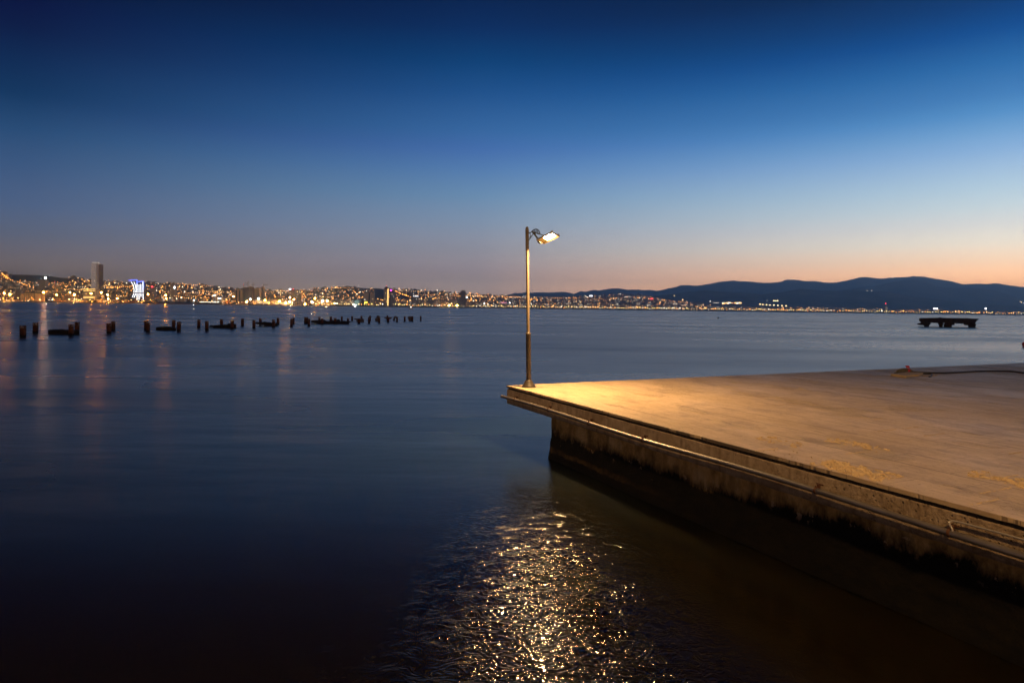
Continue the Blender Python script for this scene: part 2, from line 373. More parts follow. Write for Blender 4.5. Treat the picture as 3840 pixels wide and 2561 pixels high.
strip(outb, inb)
mb.add([(cx, cx, 0), (LX, cx, 0), (LX, LY, 0), (cx, LY, 0)], [(0, 1, 2, 3)])
o = mb.build('paving', M_paving); o.parent = pier
# spalled stone standing in the broken slabs, and the raised slab edges that catch the light
rr = random.Random(17); mb = MB()
for (qx, qy, rx, ry), n_ in zip(PATCH, (330, 60, 70, 80)):
    for _ in range(n_):
        a = rr.uniform(-1, 1)*rx*.92; b_ = rr.uniform(-1, 1)*ry*.9
        if mnoise.noise(Vector(((qx+a)*5, (qy+b_)*9, 2))) < -.12: continue
        L_, W_, H_ = rr.uniform(.02, .085), rr.uniform(.012, .035), rr.uniform(.008, .026)
        th = rr.gauss(0, .5); u1 = Vector((math.cos(th), math.sin(th), rr.uniform(-.15, .15))); v1 = Vector((-math.sin(th), math.cos(th), rr.uniform(-.3, .3)))
        mb.box((qx+a, qy+b_, .001+H_*.25), (L_, W_, H_), 0, (u1, v1, Vector((rr.uniform(-.3, .3), rr.uniform(-.3, .3), 1))), rr.uniform(.4, .8))
M_spall = mat('spalled_travertine', (.60, .44, .25), .9, spec=.1)
o = mb.build('spalled_stone', M_spall); o.parent = pier; o['kind'] = 'stuff'
mb = MB()
for (a, b_, c, d) in ((860, 465, 980, 440), (1970, 745, 2165, 700), (2035, 665, 2351, 590), (440, 362, 600, 343), (960, 298, 1110, 283), (1080, 385, 1230, 358), (1280, 225, 1620, 190), (1380, 562, 1540, 545), (1250, 140, 1330, 128), (2150, 560, 2330, 535), (1640, 255, 1800, 240), (560, 40, 760, 22), (2240, 385, 2340, 372)):
    p0 = Vector(pl(2600+a*.5274, 1500+b_*.5274)); p1 = Vector(pl(2600+c*.5274, 1500+d*.5274)); p1.x = p0.x; L_ = abs(p1.y-p0.y); k = max(3, int(L_/.05)); y0 = min(p0.y, p1.y)
    for i in range(k):
        if rr.random() < .12: continue
        mb.box((p0.x+rr.uniform(-.003, .003), y0+L_*(i+.5)/k, .001), (rr.uniform(.010, .020), L_/k*1.02, rr.uniform(.008, .014)), 0, taper=.6)
o = mb.build('slab_lip', M_spall); o.parent = pier; o['kind'] = 'stuff'
mb = MB(); mb.box((LX/2+.02, LY/2+.02, -TH-.0245), (LX-.04, LY-.04, .049)); o = mb.build('mortar_bed', M_mortar); o.parent = pier
mb = MB()
bz0, bz1 = -.47, -.0975
def ledge(L, seed, n):
    a = []
    for i in range(n+1):
        x = L*i/n
        a.append((x, .014+.004*mnoise.noise(Vector((x*2, seed, 1))), bz0+.012*mnoise.noise(Vector((x*5, seed, 2)))*(.4+x/14)))
    return a
le = ledge(LX, 11, 300)
n = len(le)
rows = []
for (dy, zf) in ((.25, lambda b_: bz1+.001), (.012, lambda b_: bz1), (0, lambda b_: bz1-.012), (0, lambda b_: b_+.03), (.02, lambda b_: b_), (.9, lambda b_: b_+.01)):
    rows.append([Vector((max(x, .014), y+dy, zf(zb))) for x, y, zb in le])
for a in range(len(rows)-1):
    mb.add(rows[a]+rows[a+1], [(i, n+i, n+i+1, i+1) for i in range(n-1)])
# back face along the far edge and the underside
mb.add([(.014, .014, bz0), (.014, .014, bz1), (.014, LY, bz1), (.014, LY, bz0)], [(0, 1, 2, 3)])
mb.add([(.014, .9, bz0+.01), (LX, .9, bz0+.01), (LX, LY, bz0+.01), (.014, LY, bz0+.01)], [(3, 2, 1, 0)])
o = mb.build('edge_beam', M_beam); o.parent = pier
WX, WY = pier_local(hit(2040, 1558, ZD+bz0))[0], .22
mb = MB(); zt = bz0+.02
nw, nh = 150, 14
grid = []
for j in range(nh+1):
    z = -2.3+(zt+2.3)*j/nh
    for i in range(nw+1):
        x = WX+(LX-WX)*i/nw
        bulge = .03*mnoise.noise(Vector((x*.8, z*1.5, 4)))+.02*mnoise.noise(Vector((x*4, z*5, 9)))-.10*max(0, min(1, (-1.0-z)*2))
        grid.append((x, WY+bulge, z))
mb.add(grid, [(j*(nw+1)+i, j*(nw+1)+i+1, (j+1)*(nw+1)+i+1, (j+1)*(nw+1)+i) for j in range(nh) for i in range(nw)], 0, True)
eg = []
for j in range(nh+1):
    z = -2.3+(zt+2.3)*j/nh
    for i in range(31):
        y = WY+(LY-WY)*i/30
        eg.append((WX+.03*mnoise.noise(Vector((z*3, y*2, 1)))-(.05 if z < -1 else 0) if i else grid[j*(nw+1)][0], y if i else grid[j*(nw+1)][1], z))
mb.add(eg, [(j*31+i, (j+1)*31+i, (j+1)*31+i+1, j*31+i+1) for j in range(nh) for i in range(30)])
o = mb.build('quay_wall', M_wall); o.parent = pier

# pipe clamped along the beam face
def f_pipe(t, b):
    p = t.obj(); n = t.noise(t.map(p, (.6, 3, 3)), 4, 5, .6)
    t.l(t.ramp(n, [(.35, (.24, .21, .20)), (.65, (.12, .10, .095))]), b.inputs['Base Color'])
    t.l(t.ramp(n, [(.3, .32), (.7, .5)]), b.inputs['Roughness']); b.inputs['Metallic'].default_value = .55
M_pipe = mat('dull_steel_pipe', fn=f_pipe)
M_rust = mat('rusty_iron', (.10, .038, .018), .85, .2)
pipe = empty('steel_pipe', PW(0, -.03, -.29), 'grey steel pipe clamped along the front face of the pier', 'pipe')
pipe.rotation_euler = (0, 0, PR)
pz = -.29
def pipe_c(x): return Vector((x, -.052+.004*math.sin(x*1.7), .018*math.sin(x*.9)))
mb = MB(); mb.tube([pipe_c(-.09+x*.25) for x in range(0, 122)], .038, 14)
for x in (-.06, 4.02): mb.tube([pipe_c(x-.03), pipe_c(x+.03)], .042, 14)
o = mb.build('pipe', M_pipe); o.parent = pipe
cl = []
for (zx, zy, k) in ((238, 345, 1), (610, 450, 1), (1060, 590, 1), (1655, 775, 1), (875, 635, 2), (1830, 895, 2)):
    px, py = (1850+zx*.3403, 1380+zy*.3403) if k == 1 else (2600+zx*.5274, 1500+zy*.5274)
    best = min((i*.02 for i in range(0, 900)), key=lambda x: abs((lambda d: PX+F*((d.x*CR+(d.z-ZC)*SR)/d.y)-px)(PW(x, -.08, pz))))
    cl.append(best)
print('CLAMPS', cl, 'WX', WX)
for x in cl:
    mb = MB(); c = pipe_c(x)
    mb.tube([c+Vector((-.014, 0, 0)), c+Vector((.014, 0, 0))], .046, 14)
    mb.box(c+Vector((0, .042, .05)), (.03, .03, .05)); mb.box(c+Vector((.01, .055, .075)), (.10, .012, .018)); mb.tube([c+Vector((0, -.01, .035)), c+Vector((0, -.01, .065))], .008, 6)
    o = mb.build('clamp', M_rust); o.parent = pipe
# thin conduit that leaves the last clamp
M_cond = mat('pale_conduit', (.34, .30, .26), .4, .3)
xc = cl[-1]
mb = MB(); c = PW(xc, -.06, pz)
pts = [PW(xc+.03, -.085, pz-.0), PW(xc+.03, -.095, pz+.045), PW(xc+.0, -.08, pz+.075), PW(xc-.02, -.06, pz+.095), PW(xc+.005, -.04, pz+.115), PW(xc+.06, -.03, pz+.118)]
pts += [PW(xc+.06+.3*i, -.028, pz+.117+.012*math.sin(i*.8)-.002*i) for i in range(1, 45)]
mb.tube(pts, .0105, 8)
tag(mb.build('thin_conduit', M_cond, loc=c), 'thin pale conduit bent round the last pipe clamp, running above the pipe', 'conduit')

# ------------------------------------------------------------------ street lamp
base = hit(1983, 1451, ZD); top = at(1976.5, 850, base.y)
ax_l = (top-base)
HL = ax_l.z; lean = Vector((ax_l.x/HL, ax_l.y/HL, 0))
def LA(z): return base+lean*z+ez*z
def f_pole(t, b):
    p = t.obj(); n = t.noise(t.map(p, (1, 1, .3)), 14, 5, .6)
    t.l(t.ramp(n, [(.3, (.028, .020, .014)), (.7, (.055, .040, .026))]), b.inputs['Base Color'])
    t.l(t.ramp(n, [(.3, .38), (.7, .55)]), b.inputs['Roughness'])
    t.l(t.bump(n, .4, .006), b.inputs['Normal'])
M_pole = mat('brown_painted_steel', fn=f_pole)
M_head = mat('grey_cast_aluminium', (.42, .41, .36), .45, .25)
LAMP_L = 5600
M_panel = mat('lamp_panel_light', (.9, .8, .6), .4, emit=(1, .60, .24), strength=LAMP_L)
lamp = empty('street_lamp', base, 'tall brown street lamp with one lit flat head at the pier corner', 'street lamp')
sub = lambda z: LA(z)-base
mb = MB(); mb.lathe([(.175, .0), (.178, .012), (.172, .028), (.160, .045), (.130, .085), (.108, .125), (.096, .15), (.094, .165), (.066, .175), (.066, .19)], 28, axis=sub)
for k in range(4):
    a = k*math.pi/2+.5; c = Vector((.152*math.cos(a), .152*math.sin(a), .03)); mb.tube([c, c+Vector((0, 0, .035))], .012, 6, smooth=False)
o = mb.build('base_flange', M_pole); o.parent = lamp
mb = MB(); mb.lathe([(.062, .18), (.0625, .75), (.0625, 1.315), (.066, 1.325), (.066, 1.36), (.056, 1.375), (.045, 1.385)], 24, axis=sub)
o = mb.build('pole_sleeve', M_pole); o.parent = lamp
mb = MB(); mb.lathe([(.0425, 1.38), (.0405, 2.4), (.039, HL-.62), (.043, HL-.61), (.045, HL-.55), (.045, HL-.12), (.049, HL-.11), (.049, HL-.085), (.041, HL-.075), (.037, HL-.03), (.025, HL-.006), (.008, HL)], 24, axis=sub)
o = mb.build('pole', mat('pole_lamplit_brown', (.15, .115, .08), .40)); o.parent = lamp  # lighter than the sleeve: lamp brightness on the upper pole put into its colour
# bracket: drawn in its own plane; s runs along the arm, image x is about .80 s
uh = Vector((.80, -.597, 0))
ptop = top.y
def BZ(zx, zy):
    """a point of the zoomed lamp picture in the arm's plane, relative to the lamp base"""
    px, py = 1920+zx*.09358, 820+zy*.09358
    d = ray(px, py); q = LA(HL-.2)
    t = ((q.x*uh.y-q.y*uh.x))/(d.x*uh.y-d.y*uh.x)
    return Vector((d.x*t, d.y*t, ZC+d.z*t))-base
mb = MB()
bar = lambda pts, r: mb.tube([BZ(*p) for p in pts], r, 8)
bar([(650, 545), (690, 575), (740, 570), (800, 520), (860, 465), (920, 432), (975, 425), (1030, 445), (1075, 490), (1100, 545), (1095, 600), (1060, 625), (1020, 605), (1010, 565)], .013)
bar([(640, 910), (690, 850), (760, 740), (830, 640), (870, 585), (905, 540), (960, 515), (1010, 525), (1050, 560)], .0105)
bar([(700, 600), (735, 640), (745, 690), (735, 740), (700, 765), (680, 740)], .008)
bar([(800, 525), (850, 600)], .009); bar([(880, 455), (925, 520)], .008); bar([(975, 430), (965, 515)], .008); bar([(1040, 455), (1010, 525)], .008)
mb.tube([BZ(632, 520), BZ(632, 920)], .022, 8)
o = mb.build('scroll_bracket', M_pole); o.parent = lamp
# head: u long axis (right, towards the viewer, rising), v short axis (right, away, falling)
u = Vector((.242, -.18, .106)); v = Vector((.155, .185, -.052)); ul = u.normalized(); vl = (v-ul*v.dot(ul)).normalized(); nl = ul.cross(vl).normalized()
if nl.z > 0: nl = -nl
def HP(zx, zy, Y): return at(1920+zx*.09358, 820+zy*.09358, Y)-base
hy_ = (LA(HL-.2)+uh*.63).y
ctr = HP(1508, 735, hy_)
mb = MB()
hu, hv = .122, .084
mb.add([ctr+ul*a*hu+vl*b_*hv+nl*.006 for a, b_ in ((-1, -1), (1, -1), (1, 1), (-1, 1))], [(0, 1, 2, 3)])
panel = mb.build('light_panel', M_panel); panel.parent = lamp
me = panel.data
if me.polygons[0].normal.dot(nl) < 0: me.flip_normals()
mb = MB()
# tray: rim round the panel, domed back
def ringp(a0, a1, b0, b1, dn): return [ctr+ul*a+vl*b_+nl*dn for a, b_ in ((a0, b0), (a1, b0), (a1, b1), (a0, b1))]
r_in = ringp(-hu, hu, -hv, hv, 0.0); r_o = ringp(-hu-.17, hu+.070, -hv-.066, hv+.066, .030); r_e = ringp(-hu-.185, hu+.080, -hv-.075, hv+.075, -.008); r_b = ringp(-hu-.15, hu+.03, -hv-.02, hv+.02, -.055)
vs = r_in+r_o+r_e+r_b
fs = []
for k in range(3):
    for i in range(4): fs.append((k*4+i, k*4+(i+1) % 4, (k+1)*4+(i+1) % 4, (k+1)*4+i))
fs += [(12, 13, 14, 15), (0, 3, 2, 1)]
mb.add(vs, fs[4:]); mb.add(vs, fs[:4], 1)
for b_ in (-.6, 0, .6): mb.box(ctr+vl*b_*hv-nl*.062-ul*.05, (.26, .012, .02), ax=(ul, vl, -nl))
for a in (-1, 1): mb.box(ctr+ul*(hu+.05)+vl*a*(hv+.05)-nl*.02, (.05, .035, .05), ax=(ul, vl, -nl))
o = mb.build('lamp_head', [M_head, mat('lamp_rim_enamel', (.045, .030, .012), .6, spec=.1)]); o.parent = lamp
mb = MB()
knk = ctr-ul*(hu+.19)
mb.box(knk+ul*.0, (.06, .12, .075), ax=(ul, vl, -nl))
b1 = BZ(870, 590); b2 = BZ(900, 560)
for q in (-.03, .03):
    mb.tube([b1+vl*q, knk+vl*q-nl*.02], .014, 6); mb.tube([b2+vl*q, ctr-ul*(hu-.03)+vl*q-nl*.06], .010, 6)
mb.box((b1+b2)/2, (.05, .09, .05), ax=(ul, vl, -nl))
o = mb.build('tilt_knuckle', mat('knuckle_grey', (.13, .125, .10), .5, .2)); o.parent = lamp

# ------------------------------------------------------------------ the quay the picture is taken from, with an assumed floodlight mast added to light the pier
mb = MB(); mb.box((2, -16, ZD/2-.75), (44, 28.4, ZD+1.5)); q = mb.build('near_quay', M_beam); tag(q, 'concrete quay behind the viewer', 'quay', kind='structure')
fb = Vector((3.2, -6.0, ZD)); fl = empty('assumed_floodlight', fb, 'assumed tall grey floodlight mast standing on the quay behind the viewer', 'floodlight')
aim = (PW(8, 5, 0)-(fb+ez*12)).normalized(); sd = aim.cross(ez).normalized(); upv = sd.cross(aim)
mb = MB(); mb.lathe([(.24, 0), (.24, .03), (.13, .05), (.12, 1), (.075, 12.1), (.03, 12.2)], 16, axis=lambda z: fb+ez*z); mb.build('mast', M_pole, fl)
mb = MB(); hc = fb+ez*12+aim*.25; mb.box(hc-aim*.06, (.75, .50, .16), 0, (sd, upv, aim)); mb.box(hc-aim*.2, (.10, .10, .3), 0, (sd, upv, aim)); mb.build('lamp_head', M_head, fl)
mb = MB(); mb.add([hc+sd*a*.32+upv*b_*.20+aim*.03 for a, b_ in ((-1, -1), (1, -1), (1, 1), (-1, 1))], [(0, 1, 2, 3)]); q = mb.build('light_panel', mat('assumed_floodlight_panel', (.9, .8, .6), .4, emit=(1, .60, .25), strength=2700), fl)
if q.data.polygons[0].normal.dot(aim) < 0: q.data.flip_normals()

# ------------------------------------------------------------------ things on the deck
def f_rag(t, b):
    p = t.obj(); t.l(t.ramp(t.noise(p, 30, 4), [(.35, (.06, .05, .025)), (.7, (.20, .16, .075))]), b.inputs['Base Color']); b.inputs['Roughness'].default_value = .9
    t.l(t.bump(t.noise(p, 60, 3), 1, .01), b.inputs['Normal'])
M_rag = mat('dark_sacking', fn=f_rag)
M_red = mat('red_tape', (.42, .02, .018), .5)
M_rubber = mat('black_rubber', (.022, .018, .016), .6)
M_board = mat('raw_board', (.42, .30, .15), .8)
kb = hit(3398, 1399, ZD); S = kb.y/F
def dk(px, py): return hit(px, py, ZD)
bun = empty('wrapped_coupling', kb, 'dark wrapped coupling bound with red tape on the deck', 'coupling')
pp = [dk(3366, 1400)+ez*.045, dk(3371, 1399)+ez*.058, dk(3384, 1398)+ez*.07, dk(3396, 1397)+ez*.075, dk(3410, 1397)+ez*.06, dk(3418, 1397)+ez*.05, dk(3422, 1397)+ez*.035]
mb = MB()
fine = []
for i in range(len(pp)-1):
    for k in range(5): fine.append(pp[i].lerp(pp[i+1], k/5))
fine.append(pp[-1]); rad = []
for i in range(len(fine)):
    q = i/(len(fine)-1); rad.append((.045+.028*math.sin(math.pi*min(1, q*1.15)))*(1-.55*max(0, q-.6)/.4)*(1+.12*math.sin(i*2.1)))
mb.tube(fine, rad, 12); o = mb.build('sacking', M_rag, bun)
mb = MB(); k0 = int(len(fine)*.52)
mb.tube(fine[k0:k0+4], [r+.008 for r in rad[k0:k0+4]], 12)
mb.prism([fine[k0]+ez*.09, fine[k0]+ez*.16+ex*-.05, fine[k0+3]+ez*.17, fine[k0+5]+ez*.10], ey*.02); o = mb.build('red_tape', M_red, bun)
mb = MB(); mb.tube([dk(3353, 1401)+ez*.02, dk(3366, 1401)+ez*.03], .014, 6); o = mb.build('stub', M_rubber, bun)
mb = MB()
cp = [(3420, 1397), (3432, 1399), (3465, 1401), (3540, 1401.5), (3600, 1399), (3660, 1395), (3700, 1394), (3780, 1394.5), (3800, 1396), (3840, 1401), (3900, 1412), (3990, 1430)]
cpts = []
for i in range(len(cp)-1):
    for k in range(4):
        q = k/4; cpts.append(dk(cp[i][0]*(1-q)+cp[i+1][0]*q, cp[i][1]*(1-q)+cp[i+1][1]*q)+ez*.028)
mb.tube(cpts, .027, 8)
tag(mb.build('black_hose', M_rubber, loc=cpts[0]), 'long black hose trailing across the deck from the wrapped coupling', 'hose')
mb = MB()
cp = [(3440, 1401.5), (3470, 1403), (3492, 1404), (3496, 1408), (3490, 1414), (3484, 1415)]
mb.tube([dk(*p)+ez*.022 for p in cp], .022, 8); tag(mb.build('short_hose_end', M_rubber, loc=dk(3480, 1405)), 'short curled black hose end beside the broken stone slab', 'hose')
mb = MB(); q = [dk(3340, 1409), dk(3400, 1401), dk(3462, 1404), dk(3442, 1411), dk(3428, 1411), dk(3410, 1414), dk(3398, 1416)]
mb.prism([p+ez*.002 for p in q], ez*.055); tag(mb.build('broken_slab', M_board, loc=q[0]), 'broken pale yellow slab lying flat in front of the wrapped coupling', 'slab')
mb = MB(); q = [dk(3455, 1409), dk(3480, 1406), dk(3515, 1408), dk(3500, 1411), dk(3462, 1413)]
mb.prism([p+ez*.002 for p in q], ez*.02); tag(mb.build('slab_fragment', M_board, loc=q[0]), 'thin dark fragment beside the broken pale slab', 'fragment')
rr = random.Random(5)
M_crumb = mat('stone_crumbs', (.42, .31, .18), .9)
for i in range(12):
    xx, yy = rr.uniform(8.4, 9.3), rr.uniform(.06, .5)
    c = PW(xx, yy, .008); r_ = rr.uniform(.005, .013)
    mb = MB(); ax = Matrix.Rotation(rr.random()*3, 3, Vector((rr.random(), rr.random(), 1)).normalized())
    mb.box(c, (r_*2.2, r_*1.4, r_), ax=[ax @ Vector(v_) for v_ in ((1, 0, 0), (0, 1, 0), (0, 0, 1))], taper=.6)
    tag(mb.build('stone_chip', M_crumb, loc=c), 'small loose stone chip on the eroded paving near the pier edge', 'stone chip', 'loose stone chips on the worn slabs')

# ------------------------------------------------------------------ ruined pier: piles and fallen slabs
def f_pile(t, b):
    p = t.obj(); s = t.n('ShaderNodeSeparateXYZ'); t.l(p, s.inputs[0])
    oi = t.n('ShaderNodeObjectInfo'); ofs = t.n('ShaderNodeVectorMath', operation='ADD'); t.l(p, ofs.inputs[0]); t.l(t.math('MULTIPLY', oi.outputs['Random'], 40), ofs.inputs[1]); q = ofs.outputs[0]
    n = t.noise(t.map(q, (1, 1, .5)), 4, 6, .68)
    c = t.ramp(n, [(.3, (.03, .009, .005)), (.5, (.095, .030, .012)), (.7, (.17, .062, .025))])
    tide = t.ramp(t.math('MULTIPLY_ADD', t.noise(q, 5, 3), .35, s.outputs[2]), [(.36, 1), (.46, 0)])
    c = t.mix(tide, c, (.012, .010, .008))
    guano = t.math('MULTIPLY', t.ramp(t.noise(t.map(q, (1, 1, .6)), 7, 4, .6), [(.52, 0), (.60, 1)]), t.ramp(s.outputs[2], [(.80, 0), (.98, 1)]))
    c = t.mix(t.math('MULTIPLY', guano, .8), c, (.55, .50, .42))
    t.l(c, b.inputs['Base Color']); b.inputs['Roughness'].default_value = .85
    t.l(t.bump(n, 1, .04), b.inputs['Normal'])
M_pile = mat('rusted_steel', fn=f_pile, spec=.2)
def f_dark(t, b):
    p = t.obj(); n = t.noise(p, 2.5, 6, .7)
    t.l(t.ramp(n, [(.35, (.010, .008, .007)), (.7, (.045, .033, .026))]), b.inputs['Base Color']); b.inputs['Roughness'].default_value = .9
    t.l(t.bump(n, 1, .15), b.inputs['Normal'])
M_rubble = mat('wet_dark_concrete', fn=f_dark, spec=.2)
def f_pale(t, b):
    p = t.obj(); n = t.noise(p, 2.5, 6, .7)
    t.l(t.ramp(n, [(.35, (.05, .04, .035)), (.7, (.26, .20, .17))]), b.inputs['Base Color']); b.inputs['Roughness'].default_value = .9
    t.l(t.bump(n, 1, .15), b.inputs['Normal'])
M_pale = mat('weathered_concrete', fn=f_pale, spec=.2)

def z7(x): return x*.3403
def z2(x): return 600+x*.2722
def z8(x): return 1000+x*.2722
def yw_(zy, k): return 1150+zy*(.3403 if k == 7 else .2722) if k != 2 else 950+zy*.2722
# (x, top, waterline, width, region, row)   row n = nearer row, f = farther row
PILES = [(252, 210, 335, 62, 7, 'n'), (390, 176, 295, 52, 7, 'f'), (783, 197, 318, 50, 7, 'n'), (847, 170, 292, 48, 7, 'f'), (1200, 187, 297, 48, 7, 'n'), (1248, 162, 267, 42, 7, 'f'),
 (1610, 155, 256, 42, 7, 'f'), (1632, 178, 282, 38, 7, 'n'), (1914, 148, 250, 36, 7, 'f'), (1970, 168, 271, 42, 7, 'n'), (2189, 143, 238, 34, 7, 'f'), (2280, 160, 263, 38, 7, 'n'),
 (847, 907, 1010, 42, 2, 'f'), (991, 927, 1042, 42, 2, 'n'), (1136, 900, 1002, 40, 2, 'f'), (1294, 920, 1037, 42, 2, 'n'), (1381, 893, 985, 36, 2, 'f'), (1564, 912, 1024, 40, 2, 'n'), (1626, 890, 980, 34, 2, 'f'),
 (1811, 905, 1007, 38, 2, 'n'), (1838, 885, 972, 30, 2, 'f'), (2001, 880, 967, 36, 2, 'f'), (2027, 878, 966, 26, 2, 'f'), (2050, 902, 1000, 36, 2, 'n'),
 (726, 138, 220, 28, 8, 'f'), (763, 160, 246, 32, 8, 'n'), (883, 137, 215, 28, 8, 'f'), (943, 157, 239, 36, 8, 'n'), (1035, 133, 210, 26, 8, 'f'), (1118, 157, 238, 30, 8, 'n'), (1177, 130, 199, 26, 8, 'f'),
 (1305, 127, 205, 26, 8, 'f'), (1272, 168, 234, 34, 8, 'n'), (1424, 125, 193, 26, 8, 'f'), (1410, 150, 231, 30, 8, 'n'), (1536, 125, 197, 28, 8, 'f'), (1551, 145, 226, 28, 8, 'n'),
 (1662, 120, 195, 22, 8, 'f'), (1675, 145, 216, 28, 8, 'n'), (1796, 140, 211, 26, 8, 'n'), (1902, 135, 206, 26, 8, 'n'), (2007, 133, 204, 24, 8, 'n'), (2121, 128, 198, 22, 8, 'n')]
ORD = 'first second third fourth fifth sixth seventh eighth ninth tenth eleventh twelfth thirteenth fourteenth fifteenth sixteenth seventeenth eighteenth nineteenth twentieth'.split()+['twenty-first', 'twenty-second', 'twenty-third', 'twenty-fourth', 'twenty-fifth']
NOTE = {0: 'stout rusty pile streaked white on top, leftmost of the whole ruined pier', 1: 'rusty pile with a thin bent rod sticking out of its top', 2: 'rusty pile standing in front of the leftmost long dark slab', 3: 'rusty pile rising behind the right end of the leftmost dark slab',
 42: 'lone slim rusty pile at the far right end of the ruined pier', 41: 'rusty pile just right of the last leaning chunk of concrete', 8: 'rusty pile rising behind the right end of the low flat dark slab', 9: 'rusty pile just right of the low flat dark slab',
 38: 'rusty pile in front of the wedge-shaped pile cap', 37: 'rusty pile tip poking above the wedge-shaped pile cap', 32: 'short rusty pile in front of the tilted pale slab', 31: 'rusty pile tip showing above the tilted pale slab'}
cnt = {'n': 0, 'f': 0}
rr = random.Random(21); pile_ob = []
for i, (zx, zt_, zw, wd, k, row) in enumerate(PILES):
    px = {7: z7, 2: z2, 8: z8}[k](zx); pw = yw_(zw, k); pt = yw_(zt_, k); wpx = wd*(.3403 if k == 7 else .2722)
    g0 = hit(px, pw, 0); g0.z = 0; Y = g0.y
    h = (pw-pt)/F*Y; r_ = wpx/F*Y/2
    ln = Vector((rr.uniform(-.02, .02), rr.uniform(-.02, .02), 0))
    mb = MB(); N = 18; rings = []
    zs = [-.6, 0, h*.3, h*.65, h*.93, h]
    for j, z in enumerate(zs):
        rg = []
        for a in range(N):
            th = 2*math.pi*a/N; rj = r_*(1+.05*mnoise.noise(Vector((math.cos(th)*2, math.sin(th)*2, z*2+i*7))))
            zz = z+(h*.045*mnoise.noise(Vector((math.cos(th)*1.6, math.sin(th)*1.6, i*3.7))) if j == 5 else 0)
            rg.append(Vector((rj*math.cos(th), rj*math.sin(th), zz))+ln*z)
        rings.append(rg)
    rim = [Vector((p.x*.86, p.y*.86, p.z)) for p in rings[-1]]; inn = [Vector((p.x, p.y, h*.8)) for p in rim]
    allr = rings+[rim, inn]; vs = [p for rg in allr for p in rg]
    fs = [(a*N+b_, a*N+(b_+1) % N, (a+1)*N+(b_+1) % N, (a+1)*N+b_) for a in range(len(allr)-1) for b_ in range(N)]
    mb.add(vs, fs, 0, True); mb.add(inn, [tuple(range(N))])
    o = mb.build('rusty_pile', M_pile); o.location = g0
    cnt[row] += 1
    lab = NOTE.get(i) or 'rusty steel pile, %s from the left in the %s row of the ruined pier' % (ORD[cnt[row]-1], 'nearer' if row == 'n' else 'farther')
    tag(o, lab, 'pile', 'rusty piles of the ruined pier'); pile_ob.append((o, g0, h, r_))
    if i == 1:
        mb = MB(); mb.tube([(r_*.4, 0, h-.02), (r_+.45, -.02, h-.03)], .018, 6); mb.tube([(r_+.43, -.02, h+.03), (r_+.43, -.02, h-.13)], .018, 6)
        rod = mb.build('rod', M_rust); rod.parent = o

def slab(name, pts_top, pts_bot, depth, m, label, cat, jag=.05, seg=26, seed=0):
    """fallen slab: upper and lower outline read along x (pixels), pushed back by depth metres"""
    Yr = hit(pts_bot[0][0], max(p[1] for p in pts_bot), 0).y
    def interp(pts, x):
        for a, b_ in zip(pts, pts[1:]):
            if a[0] <= x <= b_[0]: return a[1]+(b_[1]-a[1])*(x-a[0])/max(b_[0]-a[0], 1e-6)
        return pts[-1][1] if x > pts[-1][0] else pts[0][1]
    x0, x1 = pts_top[0][0], pts_top[-1][0]; mb = MB(); fr = []; bk = []; rows = []
    nd = 5
    for dj in range(nd+1):
        yy = depth*dj/nd; rt = []; rb = []
        for i in range(seg+1):
            x = x0+(x1-x0)*i/seg; a = at(x, interp(pts_top, x), Yr); b_ = at(x, interp(pts_bot, x), Yr); b_.z = min(b_.z, .02)-.25 if interp(pts_bot, x) >= max(p[1] for p in pts_bot)-2.5 else b_.z
            nz = jag*mnoise.noise(Vector((x*.09, yy*1.4, seed)))+jag*.5*mnoise.noise(Vector((x*.3, yy*4, seed)))
            edge = .6*jag if dj in (0, nd) else 0
            rt.append(Vector((a.x*(1+yy/Yr), Yr+yy+jag*mnoise.noise(Vector((x*.2, dj, seed+3))), a.z+nz-edge))); rb.append(Vector((b_.x*(1+yy/Yr), Yr+yy, b_.z)))
        rows.append((rt, rb))
    n = seg+1
    for (rt, rb), (rt2, rb2) in zip(rows, rows[1:]):
        mb.add(rt+rt2, [(i, i+1, n+i+1, n+i) for i in range(seg)]); mb.add(rb+rb2, [(i, n+i, n+i+1, i+1) for i in range(seg)])
    for rt, rb in (rows[0], rows[-1]): mb.add(rb+rt, [(i, i+1, n+i+1, n+i) for i in range(seg)])
    for e in (0, seg):
        for (rt, rb), (rt2, rb2) in zip(rows, rows[1:]): mb.add([rt[e], rb[e], rb2[e], rt2[e]], [(0, 1, 2, 3)])
    o = mb.build(name, m, loc=rows[0][1][0]); return tag(o, label, cat)
P7 = lambda l: [(z7(x), 1150+y*.3403) for x, y in l]
P2 = lambda l: [(z2(x), 950+y*.2722) for x, y in l]
P8 = lambda l: [(z8(x), 1150+y*.2722) for x, y in l]
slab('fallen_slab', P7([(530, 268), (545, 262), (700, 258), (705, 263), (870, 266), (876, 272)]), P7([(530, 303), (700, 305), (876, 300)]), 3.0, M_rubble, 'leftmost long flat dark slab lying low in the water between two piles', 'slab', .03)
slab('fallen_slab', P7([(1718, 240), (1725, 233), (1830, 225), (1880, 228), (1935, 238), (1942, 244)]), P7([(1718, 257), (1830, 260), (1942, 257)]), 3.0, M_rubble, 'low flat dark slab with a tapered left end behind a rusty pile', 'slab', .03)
slab('fallen_slab', P2([(678, 1012), (700, 998), (780, 995), (870, 988), (930, 982), (945, 968), (985, 985), (1020, 972), (1050, 985)]), P2([(678, 1017), (850, 1027), (1050, 1030)]), 2.5, M_rubble, 'jagged dark slab, thin on its left and broken up on its right', 'slab', .10, 34, 2)
